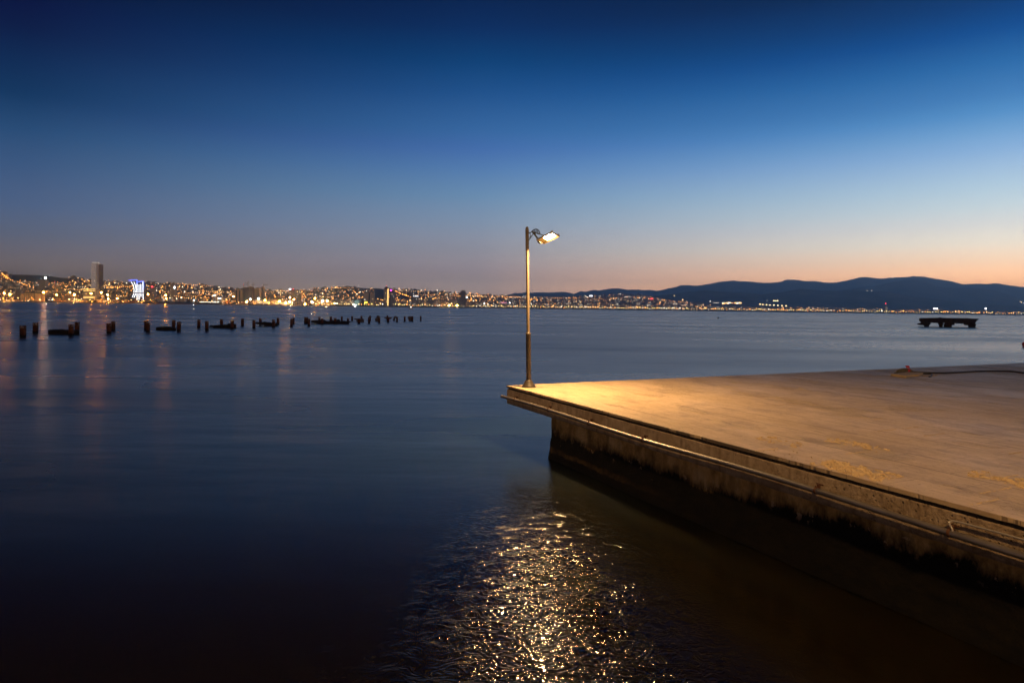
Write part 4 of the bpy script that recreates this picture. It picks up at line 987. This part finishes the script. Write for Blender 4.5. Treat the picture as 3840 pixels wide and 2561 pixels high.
# tallest tower: two faces with slab edges glowing faintly to stand in for floodlighting
x0 = 341; Y = 2480
e, c, w_, d_, h_ = tower('skyscraper', 'tallest tower on the far shore, slim with a pale banded front', 'skyscraper', 341, 364, 986.5, None, Y, mat('tower_dark_wall', (.16, .125, .11), .7), 52, mat('tower_glow_bands', (.60, .54, .50), .7, emit=(1, .80, .73), strength=.42), 3, 20, litm=E_warm, roofbox=False)
s2 = at(371, 1000, Y+8); MB().box((s2.x, Y+14, c.z+h_*.485), (15/F*Y, 18, h_*.97)).build('side_wing', mat('tower_brown_side', (.24, .17, .145), .8), e)
s3 = at(364.5, 1000, Y-1); MB().box((s3.x, Y-.6, c.z+h_*.49), (5/F*Y, 1.0, h_*.97)).build('pale_corner', mat('tower_pale_corner', (.62, .60, .60), .5), e)
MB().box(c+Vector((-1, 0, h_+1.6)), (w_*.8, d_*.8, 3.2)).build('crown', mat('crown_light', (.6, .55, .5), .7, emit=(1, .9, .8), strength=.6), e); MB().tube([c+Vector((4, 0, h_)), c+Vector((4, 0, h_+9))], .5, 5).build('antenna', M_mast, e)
# hilltop block under the white floodlight
e, *_ = tower('hotel_block', 'pale block high on the left hillside under the brilliant white floodlight', 'building', 140, 170, 1049.5, 1104, 2620, M_conc, 12, None, 3, 18)
# banded office with gold light lines
e, c, w_, d_, h_ = tower('banded_office', 'low office with glowing gold roof and base lines before the tallest tower', 'building', 312, 357, 1084, None, 2330, M_conc, 6, None, 5, 25)
for z in (.99, .87, .42, .33): plus(e, 'gold_line', E_gold, c+Vector((0, -d_/2-.6, h_*z)), (w_, .5, 1.3))
# curved white lit building: two frames with blue top edge and curved ribs
Yc = 2330; bp = at(511, 1130, Yc)
e = empty('curved_tower', (bp.x, Yc, QZ), 'curved twin tower outlined in blue and white light', 'building')
def cpt(zx, zy, dy=0): p = at(zx*.2722, 950+zy*.2722, Yc); return Vector((p.x, Yc+dy, max(p.z, QZ)))
mb = MB(); mb.prism([cpt(1800, 385, 3), cpt(1890, 385, 3), cpt(1890, 655, 3), cpt(1815, 655, 3), cpt(1850, 540, 3), cpt(1840, 450, 3)], (0, 18, 0)); mb.build('left_block', M_glass, e)
mb = MB(); mb.prism([cpt(1898, 395, 3), cpt(1975, 395, 3), cpt(1975, 640, 3), cpt(1898, 655, 3)], (0, 18, 0)); mb.build('right_block', M_glass, e)
for pts in ([(1808, 395), (1835, 440), (1848, 500), (1842, 560), (1820, 605)], [(1845, 395), (1866, 440), (1876, 500), (1868, 560), (1845, 610)], [(1888, 370), (1888, 655)], [(1915, 430), (1915, 640)], [(1940, 425), (1942, 600)], [(1968, 390), (1972, 640)]):
    MB().tube([cpt(x, y) for x, y in pts], 1.0 if len(pts) == 2 else .9, 6).build('light_rib', E_wstrip, e)
for pts in ([(1775, 375), (1890, 366)], [(1890, 366), (1893, 420)], [(1898, 394), (1978, 386)], [(1980, 386), (1980, 480)]): MB().tube([cpt(x, y, -1.5) for x, y in pts], 1.0, 6).build('blue_edge', E_blue, e)
mb = MB(); mb.box(cpt(1900, 548, -2), (40, 6, 3)); mb.build('footbridge', M_conc2, e)
# other landmarks of the port shore
e, c, w_, d_, h_ = tower('dark_tower', 'narrow dark tower with a red roof light behind the blue ship', 'building', 562, 577, 1078, None, 2420, M_conc2, 12, None, 4, 12); plus(e, 'red_beacon', E_red, c+Vector((0, -d_/2, h_+2.5)), (5, 2, 4.5))
e, c, w_, d_, h_ = tower('slim_tower', 'slim grey tower with a lit white sign left of the unfinished towers', 'building', 637, 655, 1064, None, 2450, M_conc, 18, None, 3, 16); plus(e, 'white_sign', E_sign, c+Vector((w_/2-1, -d_/2-1, h_-14)), (4.5, .6, 8))
mb = MB(); mb.tube([c+Vector((0, 0, h_)), c+Vector((0, 0, h_+9))], .6, 4); mb.tube([c+Vector((-4, 0, h_+2)), c+Vector((5, 0, h_+10))], .5, 4); mb.build('roof_mast', M_mast, e)
UN = [(880, 904, 1087, 2), (904, 925, 1080.5, 4), (925, 945, 1077, 4), (947, 952, 1090, 2), (952, 972, 1082, 4), (974, 986, 1078.5, 3)]
for i, (a, b_, yt, cc) in enumerate(UN):
    tower('unfinished_tower', 'unfinished bare concrete tower, %s from the left of its cluster' % ORD[i], 'building', a, b_, yt, None, 2440+(i % 2)*25, (M_conc, M_conc2)[i % 2], 0, None, 0, 18, i, group='unfinished tower cluster', cols_=cc)
M_crane = mat('crane_steel', (.16, .13, .13), .7)
for i, (px, y0, y1, l, r_, lab) in enumerate(((914, 1079, 1066, 912, 932, 'tower crane on the left of the unfinished towers, with a red light'), (930, 1077, 1058.5, 914, 934, 'tallest tower crane, above the middle of the unfinished towers'), (949, 1088, 1066, 938, 956, 'tower crane between the unfinished towers'), (988, 1090, 1067, 983, 1006, 'tower crane at the right end of the unfinished towers'))):
    Y = 2435; p0 = at(px, y0+12, Y); p1 = at(px, y1, Y); mb = MB(); mb.tube([p0, p1], .8, 4); mb.tube([at(l, y1+2, Y), at(r_, y1+1, Y)], .6, 4); mb.tube([p1+ez*6, at(r_, y1+1, Y)], .25, 4); mb.tube([p1, p1+ez*6], .4, 4)
    e = empty('tower_crane', p0, lab, 'crane', 'cranes over the unfinished towers'); mb.build('crane_mast', M_crane, e)
    MB().ball(at(l+1, y1+1.5, Y), .9, 0, 6, 4).build('jib_light', E_red if i == 0 else E_white, e)
e, c, w_, d_, h_ = tower('dark_office', 'dark office block with a white roof sign and a red light', 'building', 1082, 1105, 1086.5, None, 2520, M_conc2, 14, M_conc, 2, 18); plus(e, 'white_sign', E_sign, c+Vector((-w_*.3, -d_/2, h_+2)), (7, .8, 4)); plus(e, 'red_beacon', E_red, c+Vector((w_*.25, -d_/2, h_+2.5)), (2.4, 2, 2.4))
tower('half_built_block', 'half-built block of bare floors right of the dark office block', 'building', 1112, 1130, 1106, None, 2420, M_conc, 0, None, 2, 14, cols_=3)
tower('pale_box_building', 'small pale box in front of the half-built block', 'building', 1117, 1139, 1127, None, 2390, mat('lit_cream', (.62, .52, .38), .8), 0, None, 2, 12, roofbox=False)
def hall(name, label, x0, x1, yt, wall, Y=None, floors=0, lit=0, roof=True, litm=None, rise=4):
    Y = Y or Ds((x0+x1)/2)+25
    e, c, w_, d_, h_ = tower(name, label, 'building', x0, x1, yt, None, Y, wall, floors, None, lit, 40, 0, 0, litm, None, False)
    if roof:
        mb = MB(); n_ = 8; pr = [(-w_/2-1+(w_+2)*i/n_, h_+rise*math.sin(math.pi*i/n_)+.05) for i in range(n_+1)]
        mb.prism([c+Vector((x, -d_/2-1, z)) for x, z in pr]+[c+Vector((w_/2+1, -d_/2-1, h_-.8)), c+Vector((-w_/2-1, -d_/2-1, h_-.8))], (0, d_+2, 0)); mb.build('roof', M_pal, e)
    return e, c, w_, d_, h_
hall('terminal_hall', 'long low white terminal with a glowing eave beside the unfinished towers', 936, 1085, 1127, M_pal, None, 0, 14, True, E_warm, 5)
hall('pale_hall', 'long pale hall with a curved roof left of the flat shed', 1178, 1243, 1127, M_pal, None, 0, 7)
hall('flat_shed', 'broad flat grey shed between the pale hall and the teal-lit office', 1252, 1320, 1126, M_pal, None, 0, 6, True, None, 2)
e, c, w_, d_, h_ = hall('teal_office', 'glass office with faint teal lit floors beside the flat shed', 1322, 1348, 1124, M_glass, None, 7, 0, False)
for k in range(6): plus(e, 'lit_floor', E_teal, c+Vector((0, -d_/2-.5, h_*(k+.5)/6.5)), (w_*.9, .3, 1.6))
e, c, w_, d_, h_ = hall('screen_building', 'dark building with a glowing yellow screen on the shore', 1362, 1382, 1126, M_conc2, None, 0, 0, False); plus(e, 'yellow_screen', E_yel, c+Vector((0, -d_/2-.6, h_*.62)), (w_*.55, .5, h_*.28))
hall('glass_block', 'bluish glass block right of the yellow screen building', 1383, 1400, 1127, M_glass, None, 6, 5, False)
e, c, w_, d_, h_ = tower('white_apartments', 'broad white apartment tower with a dark central stripe on the slope', 'building', 1363, 1402, 1098, None, 2660, M_pal, 14, M_slab, 5, 16); plus(e, 'dark_stripe', M_glass, c+Vector((2, -d_/2-.7, h_*.5)), (w_*.12, .5, h_))
e, c, w_, d_, h_ = tower('gold_edged_tower', 'tall tower with a pointed roof and a gold light strip down its edge', 'skyscraper', 1438, 1456, 1082, None, 2660, M_conc, 24, None, 8, 16, roofbox=False, litm=E_gold)
plus(e, 'gold_strip', E_gold, c+Vector((w_*.42, -d_/2-1, h_*.52)), (3.2, 1, h_*.94))
mb = MB(); mb.add([c+Vector((a*w_*.5, b_*d_*.5, h_)) for a, b_ in ((-1, -1), (1, -1), (1, 1), (-1, 1))]+[c+ez*(h_+9)], [(0, 1, 4), (1, 2, 4), (2, 3, 4), (3, 0, 4), (3, 2, 1, 0)]); mb.build('pointed_roof', M_roof, e); MB().ball(c+ez*(h_+9.5), 1, 0, 6, 4).build('roof_light', E_red, e)
e, c, w_, d_, h_ = tower('magenta_sign_tower', 'grey balconied tower with a small magenta roof sign', 'building', 1460, 1478, 1092, None, 2680, M_conc2, 16, M_slab, 4, 14); plus(e, 'magenta_sign', E_mag, c+Vector((-w_*.2, -d_/2, h_+4)), (6, .8, 4.5))
e, c, w_, d_, h_ = tower('white_crowned_block', 'stubby pale block with white lights along its roof', 'building', 1549, 1568, 1112, None, 2900, M_pal, 8, M_slab, 3, 18, cols_=3)
for k in (-.4, -.1, .2, .42): plus(e, 'roof_light', E_sign, c+Vector((w_*k, -d_/2, h_+1.4)), (2.2, 1, 2.4))
e, c, w_, d_, h_ = tower('rounded_tower', 'isolated pinkish tower with a rounded top', 'skyscraper', 1725, 1746, 1096, None, 2950, mat('pinkish_wall', (.42, .33, .30), .8), 26, M_conc2, 2, 16, roofbox=False)
mb = MB(); mb.prism([c+Vector((w_*.45*math.cos(a*math.pi/8), -d_/2+.2, h_+9*math.sin(a*math.pi/8))) for a in range(9)], (0, d_-.4, 0)); mb.build('rounded_crown', M_conc, e)
e, c, w_, d_, h_ = tower('lit_gable_house', 'small building with a brilliant white gable beside the rounded tower', 'building', 1746, 1754, 1117, None, 3010, M_conc, 0, None, 1, 12, roofbox=False)
mb = MB(); mb.prism([c+Vector((-w_/2, -d_/2, h_)), c+Vector((w_/2, -d_/2, h_)), c+Vector((0, -d_/2, h_+8))], (0, 2, 0)); mb.build('lit_gable', E_sign, e)
e, c, w_, d_, h_ = tower('neon_roof_building', 'building with a pink and white neon roof line left of the lamp pole', 'building', 1878, 1899, 1136, None, None, M_conc, 0, None, 5, 14, roofbox=False); plus(e, 'neon_line', glow('pink_neon', (1, .35, .55), 2), c+Vector((0, -d_/2, h_+1.5)), (w_, .8, 2.4))
e, c, w_, d_, h_ = tower('blue_sign_building', 'building with a blue light band near the lamp pole', 'building', 1904, 1919, 1138, None, None, M_conc2, 0, None, 3, 14, roofbox=False); plus(e, 'blue_band', glow('blue_band', (.08, .25, 1), 3.5), c+Vector((0, -d_/2-.6, h_*.7)), (w_*.9, .5, 4)); plus(e, 'white_globe', E_sign, c+Vector((0, -d_/2, h_+3)), (5, 1, 5))
e, c, w_, d_, h_ = tower('red_sign_tower', 'small tower with a red roof sign on the right hill town', 'building', 2438, 2448, 1119, 1128, 4350, M_conc, 0, None, 1, 14, roofbox=False); plus(e, 'red_sign', E_red, c+Vector((0, -d_/2-1, h_-3)), (w_*.8, .8, 5))
for px0, px1, yt, lab in ((1803, 1818, 1133, 'white-lit low terrace at the shore left of the lamp pole'), (2210, 2222, 1107.5, 'brilliant white lit block high on the right hill town')):
    e, c, w_, d_, h_ = tower('lit_block', lab, 'building', px0, px1, yt, yt+4 if yt < 1110 else None, Ds(px0)*1.25 if yt < 1110 else None, M_pal, 0, None, 0, 14, roofbox=False); plus(e, 'lit_front', E_sign, c+Vector((0, -d_/2-.6, h_*.7)), (w_*.95, .6, h_*.35))
e, c, w_, d_, h_ = tower('beacon_tower', 'tower ringed with warm lights and topped by a red beacon', 'tower', 3319, 3328, 1148, None, None, M_conc, 0, None, 6, 14, roofbox=False); MB().tube([c+ez*h_, c+ez*(h_+14)], .8, 5).build('mast', M_mast, e); MB().ball(c+ez*(h_+16), 3.0, 0, 8, 5).build('red_beacon', E_red, e)
e, c, w_, d_, h_ = tower('sign_tower', 'tower with an oval white roof sign near the right end of the shore', 'tower', 3692, 3701, 1160, None, None, M_conc, 0, None, 3, 14, roofbox=False); MB().ball(c+Vector((0, -d_/2, h_+5)), 5.5, 0, 8, 5).build('oval_sign', E_sign, e)
e, c, w_, d_, h_ = tower('billboard_building', 'building with a long white lit billboard behind the ruined platform', 'building', 3500, 3516, 1155, None, None, M_conc2, 0, None, 3, 14, roofbox=False); plus(e, 'billboard', E_sign, c+Vector((0, -d_/2-1, h_-4)), (w_, .8, 8))

# packed apartment row along the promenade
px = 1404.0; k = 0
while px < 2560:
    wd = rr.uniform(9, 19) if px < 1800 else rr.uniform(7, 14)
    yt = hor(px)-rr.uniform(15, 27)*(1 if px < 1800 else .62)
    e, c, w_, d_, h_ = tower('apartment_block', 'apartment block in the packed %s row along the far promenade' % ('pale' if px < 1800 else 'dim'), 'building', px, px+wd, yt, None, Ds(px)+34+rr.uniform(0, 14), rr.choice((M_pal, M_conc, M_conc, M_hw[0], M_hw[2])), 6 if px < 1800 else 0, rr.choice((M_slab, M_conc2)), rr.choice((1, 2, 3)), 16, k, group='promenade apartment blocks, %s stretch' % ('pale' if px < 1800 else 'dim'))
    px += wd+rr.uniform(-.5, 2.5); k += 1

# silos, gantry cranes, containers, ships
bp = at(125, 1128, 2235)
e = empty('silo_row', (bp.x, 2235, QZ), 'row of pale round silos on the quay under the gantry cranes', 'silos')
for i, px in enumerate((77, 86, 95, 104, 113, 122, 134, 142, 150, 160)):
    p = at(px, 1128, 2235); ht = (21 if i < 6 else 24); r_ = 4.2
    MB().lathe([(r_, 0), (r_, ht), (r_*.9, ht+.8)], 14, axis=lambda z: Vector((p.x, 2240, QZ+z))).build('silo', M_pal, e)
p0, p1 = at(71, 1128, 2240), at(180, 1128, 2240); MB().box(((p0.x+p1.x)/2, 2240, QZ+25.6), (p1.x-p0.x, 9, 2.6)).build('conveyor_house', M_pal, e)
M_gan = mat('gantry_blue', (.05, .06, .16), .6); M_boom = mat('gantry_boom_pale', (.45, .30, .30), .6)
for i, (zx, lab) in enumerate(((380, 'port gantry crane with raised boom above the silos'), (760, 'port gantry crane with raised red-tipped boom right of the silos'))):
    px = zx*.2722; Y = 2225; b0 = at(px, 1128, Y); mb = MB()
    e = empty('gantry_crane', (b0.x, Y, QZ), lab, 'crane', 'port gantry cranes'); q = lambda x, y: at((zx+x)*.2722, 950+y*.2722, Y)
    for x in (10, 95):
        for dy in (0, 14): mb.tube([q(x, 660)+Vector((0, dy, 0)), q(x, 540)+Vector((0, dy, 0))], .8, 4)
    mb.tube([q(-15, 545), q(170, 548)], 1.3, 4); mb.tube([q(10, 600), q(95, 600)], .7, 4); mb.tube([q(50, 500), q(10, 545)], .6, 4); mb.tube([q(50, 500), q(160, 548)], .4, 4)
    mb.box(q(85, 528), (16, 9, 6)); mb.build('portal_frame', M_gan, e)
    mb = MB(); mb.tube([q(8, 545), q(-10, 395)], [1.3, .9], 4); mb.build('raised_boom', M_boom, e)
    MB().box(q(-11, 388), (2.2, 2, 3.4)).build('boom_tip', M_buoyr if i else M_boom, e)
# stacked containers and low sheds on the port quay
M_cont = [mat('container_%s' % n, c, .7, spec=.2) for n, c in (('rust', (.30, .10, .05)), ('blue', (.06, .10, .22)), ('grey', (.3, .3, .3)), ('orange', (.5, .2, .05)))]
rr = random.Random(31)
for i in range(46):
    px = rr.choice((rr.uniform(395, 480), rr.uniform(395, 560), rr.uniform(200, 310), rr.uniform(820, 925))); ht = rr.choice((1, 2, 3, 4))
    p = at(px, 1130, Ds(px)+rr.uniform(4, 18)); mb = MB(); L_ = 12
    for k in range(ht): mb.box((p.x+rr.uniform(-.3, .3), p.y, QZ+1.35+2.62*k), (L_, 2.5, 2.6), rr.randrange(4))
    tag(mb.build('container_stack', M_cont, loc=(p.x, p.y, QZ)), 'stack of shipping containers on the orange-lit port quay', 'containers', 'container stacks on the port quay')
for x0, x1, yt, lab, m in ((240, 300, 1124, 'long low orange-lit shed left of the banded office', M_pal), (362, 408, 1124, 'low lit shed at the foot of the tallest tower', M_pal), (0, 66, 1126, 'low warehouse at the far left edge of the port', M_conc), (829, 845, 1127, 'orange-lit stacked crate block at the stern of the white-lit ship', mat('orange_wall', (.55, .33, .12), .8))):
    hall('port_shed', lab, x0, x1, yt, m, Ds(x0)+10, 0, 4, True, E_warm, 2)

def ship(name, label, x0, x1, yk, yd, Y, hullm, sup, lights, bow_left):
    """hull between photo columns x0..x1, keel at the water, deck line yd"""
    a = at(x0, yk, Y); b_ = at(x1, yk, Y); L = b_.x-a.x; zdk = at(x0, yd, Y).z; B = 22
    e = empty(name, ((a.x+b_.x)/2, Y, 0), label, 'ship')
    sec = []
    for i in range(15):
        q = i/14; qq = q if bow_left else 1-q
        half = B/2*min(1, (qq/.16)**.6) if qq < .16 else B/2*(1 if qq < .9 else 1-.25*(qq-.9)/.1)
        sheer = (3.2*(1-qq/.18)**2 if qq < .18 else 0)
        rake = (1-qq/.1)*5 if qq < .1 else 0
        sec.append((a.x+L*q, half, zdk+sheer, rake*(1 if bow_left else -1)))
    vs = []
    for x, hf, zt2, rk in sec:
        for y, z, wv in ((-1, zt2, 0), (-1, 2.2, .5), (-.92, -1.5, 1), (.92, -1.5, 1), (1, 2.2, .5), (1, zt2, 0)):
            vs.append(Vector((x+rk*wv, Y+B/2+hf*y, z)))
    mb = MB()
    for i in range(14):
        for j in range(6): mb.add([vs[i*6+j], vs[i*6+(j+1) % 6], vs[(i+1)*6+(j+1) % 6], vs[(i+1)*6+j]], [(0, 1, 2, 3)], 1 if j in (1,) else 0)
    mb.add(vs[:6], [tuple(range(6))]); mb.add(vs[-6:], [tuple(range(6))[::-1]])
    mb.build('hull', [hullm, mat('hull_boot_red', (.26, .06, .05), .6)], e)
    for (q, wq, ht, m, nm) in sup: MB().box((a.x+L*q, Y+B/2, zdk+ht/2), (L*wq, B*.7, ht)).build(nm, m, e)
    for (q, z, r_) in lights: MB().ball((a.x+L*q, Y+1.5, zdk+z), r_, 0, 6, 4).build('deck_light', G_small[5], e)
    return e, a, L, zdk
M_hull = mat('ship_blue_hull', (.035, .05, .15), .5); M_hull2 = mat('ship_dark_hull', (.07, .08, .13), .5); M_sup = mat('ship_white', (.6, .58, .56), .6)
e, a, L, zdk = ship('cargo_ship', 'blue cargo ship with white lettering on its hull', 570, 717, 1139.5, 1130, 2190, M_hull, [(.10, .04, 7, M_hull, 'bow_house'), (.22, .05, 10, M_sup, 'funnel'), (.43, .10, 10, M_sup, 'deckhouse'), (.60, .09, 8, M_pal, 'cargo_block'), (.75, .11, 13, mat('lit_ship_house', (.6, .5, .36), .7), 'bridge_house')], [(.45, 12, 1.2), (.62, 10, 1.0), (.74, 14, 1.4), (.3, 6, .9)], True)
cu = bpy.data.curves.new('hull_lettering', 'FONT'); cu.body = 'ARKAS'; cu.size = 6.4; cu.extrude = .15; cu.align_x = 'CENTER'; cu.align_y = 'CENTER'
to = bpy.data.objects.new('hull_lettering', cu); col.objects.link(to)
bpy.context.view_layer.update()
me = bpy.data.meshes.new_from_object(to.evaluated_get(bpy.context.evaluated_depsgraph_get())); bpy.data.objects.remove(to)
lt = bpy.data.objects.new('hull_lettering', me); col.objects.link(lt); me.materials.clear(); me.materials.append(mat('white_lettering', (.8, .8, .8), .6)); lt.parent = e
p = at(645, 1134.5, 2189.4); lt.location = Vector((p.x, 2189.4, p.z))-Vector(e.location); lt.rotation_euler = (math.pi/2, 0, 0)
ship('container_ship', 'long ship with a row of white deck lights and a tall white stern house', 722, 831, 1141.5, 1134, 2230, M_hull2, [(.08, .06, 12, M_hull, 'bow_crane'), (.30, .10, 14, mat('lit_orange_house', (.55, .34, .14), .7), 'cargo_block'), (.74, .06, 27, M_sup, 'bridge_tower'), (.9, .16, 17, M_sup, 'stern_house')], [(.25+.045*k, 1.8, .95) for k in range(15)]+[(.76, 26, 2.2), (.70, 24, 1.6), (.88, 15, 1.8), (.95, 15, 1.8)], True)
g0 = hit(1539, 1159.5, 0); Y = g0.y
mb = MB(); mb.prism([g0+Vector((x, 0, z)) for x, z in ((-3.4, .9), (-2.6, -.2), (2.8, -.2), (3.0, 1.0))], (0, 2.4, 0))
e = empty('motor_boat', g0, 'tiny white motor boat off the far promenade', 'boat'); mb.build('hull', M_sup, e); MB().box(g0+Vector((.4, 1.2, 1.6)), (2.6, 1.8, 1.3)).build('cabin', M_sup, e); MB().ball(g0+Vector((.4, 1.2, 2.6)), .5, 0, 6, 4).build('boat_light', E_sign, e)
p = at(1451, 1057, 4200); e = empty('aeroplane', p, 'tiny aeroplane with landing lights over the gold-edged tower', 'aeroplane')
MB().tube([p+Vector((-9, 0, -3)), p+Vector((-7, 0, -2.4)), p+Vector((8, 0, 2.6)), p+Vector((10, 0, 3.6))], [.4, 1.7, 1.6, .3], 8).build('fuselage', M_sup, e)
mb = MB(); mb.prism([p+Vector((-2, -15, 0)), p+Vector((0, -15, 0)), p+Vector((3, 0, 0)), p+Vector((0, 15, 0)), p+Vector((-2, 15, 0)), p+Vector((-2, 0, 0))], (0, 0, .5)); mb.build('wings', M_sup, e)
MB().ball(p+Vector((-6, -2, -2.5)), 1.5, 0, 6, 4).build('landing_light', E_sign, e)
# hilltop aerials
for px, h_ in ((46, 13), (64, 16), (1335, 12), (1478, 7), (1488, 7), (1580, 16), (1587, 16), (1604, 14)):
    yb = lerp_tab(SKYL, px)+6; Y = Dr(px); mb = MB(); b0 = at(px, yb, Y); mb.tube([b0, at(px, yb-h_-5, Y)], [.9, .35], 4); mb.tube([at(px-1.2, yb-h_*.7-5, Y), at(px+1.2, yb-h_*.7-5, Y)], .3, 4)
    tag(mb.build('radio_mast', M_crane, loc=b0), 'thin radio mast on the skyline of the far hills', 'mast', 'radio masts on the hilltops')
# lights on the mountains and the road row at the foot
M_rl = glow('road_lamp', (1, .70, .32), 9)
mbp = MB(); mbp.ball((0, 0, 9), 4.2, 1, 6, 4); mbp.tube([(0, 0, -8), (0, 0, 6)], .5, 4); rp = mbp.build('road_lamp', [M_mast, M_rl])
pos = [(2850.5, 1141), (2861, 1142), (2874, 1143), (2887, 1144), (2902, 1144), (2917, 1145), (2932, 1146), (2948, 1147), (2902, 1128), (2909, 1128), (2916, 1128)]
for i, (px, py) in enumerate(pos):
    o = rp if i == 0 else rp.copy()
    if i: col.objects.link(o)
    o.location = at(px, py, 5300)-ez*9; tag(o, 'warm road lamp in the %s at the foot of the mountains' % ('evenly spaced row of eight' if i < 8 else 'short high row of three'), 'lamp', 'road lamps in the %s' % ('row of eight' if i < 8 else 'row of three'))
rr = random.Random(4)
mb = MB()
for i in range(46): px = rr.uniform(2708, 2780); mb.octa(at(px, 1137+rr.uniform(-2.5, 3)-(.02*(px-2740)), 5600), rr.uniform(2.3, 3.8), rr.choice((3, 3, 5, 1)))
for i in range(20): px = 2676+i; mb.octa(at(px, 1135.5, 5600), 1.8, 4)
for px, py in ((2649, 1132), (2663, 1131), (2673, 1134), (2705, 1143), (2528, 1110), (2560, 1125), (2876, 1128), (3232, 1038), (3257, 1039), (3348, 1041.5), (3405, 1039), (3440, 1037), (2965, 1048), (2975, 1048), (3252, 1091), (3269, 1091), (3826, 1132), (3832, 1134), (3838, 1137), (3096, 1142), (3046, 1142)):
    mb.octa(at(px, py-.8, 5900 if py > 1060 else 9550), rr.uniform(3.5, 5)*(1 if py > 1060 else 1.3), rr.choice((3, 4, 5)))
tag(mb.build('hill_lights', G_small), 'scattered tiny lights and one bright cluster on the mountain slopes', 'city lights', kind='stuff')

# ------------------------------------------------------------------ air
def f_haze(nt):
    nt.nodes.clear(); out = nt.nodes.new('ShaderNodeOutputMaterial'); v = nt.nodes.new('ShaderNodeVolumePrincipled')
    v.inputs['Color'].default_value = (.33, .58, .92, 1); v.inputs['Density'].default_value = HAZE; v.inputs['Anisotropy'].default_value = .70
    nt.links.new(v.outputs[0], out.inputs['Volume'])
mh = bpy.data.materials.new('haze'); mh.use_nodes = True; f_haze(mh.node_tree)
mb = MB(); mb.box((0, 6700, HTOP/2-2), (34000, 13800, HTOP+4))
hz = mb.build('haze', mh); tag(hz, 'thin blue evening haze over the bay', 'haze', kind='stuff')
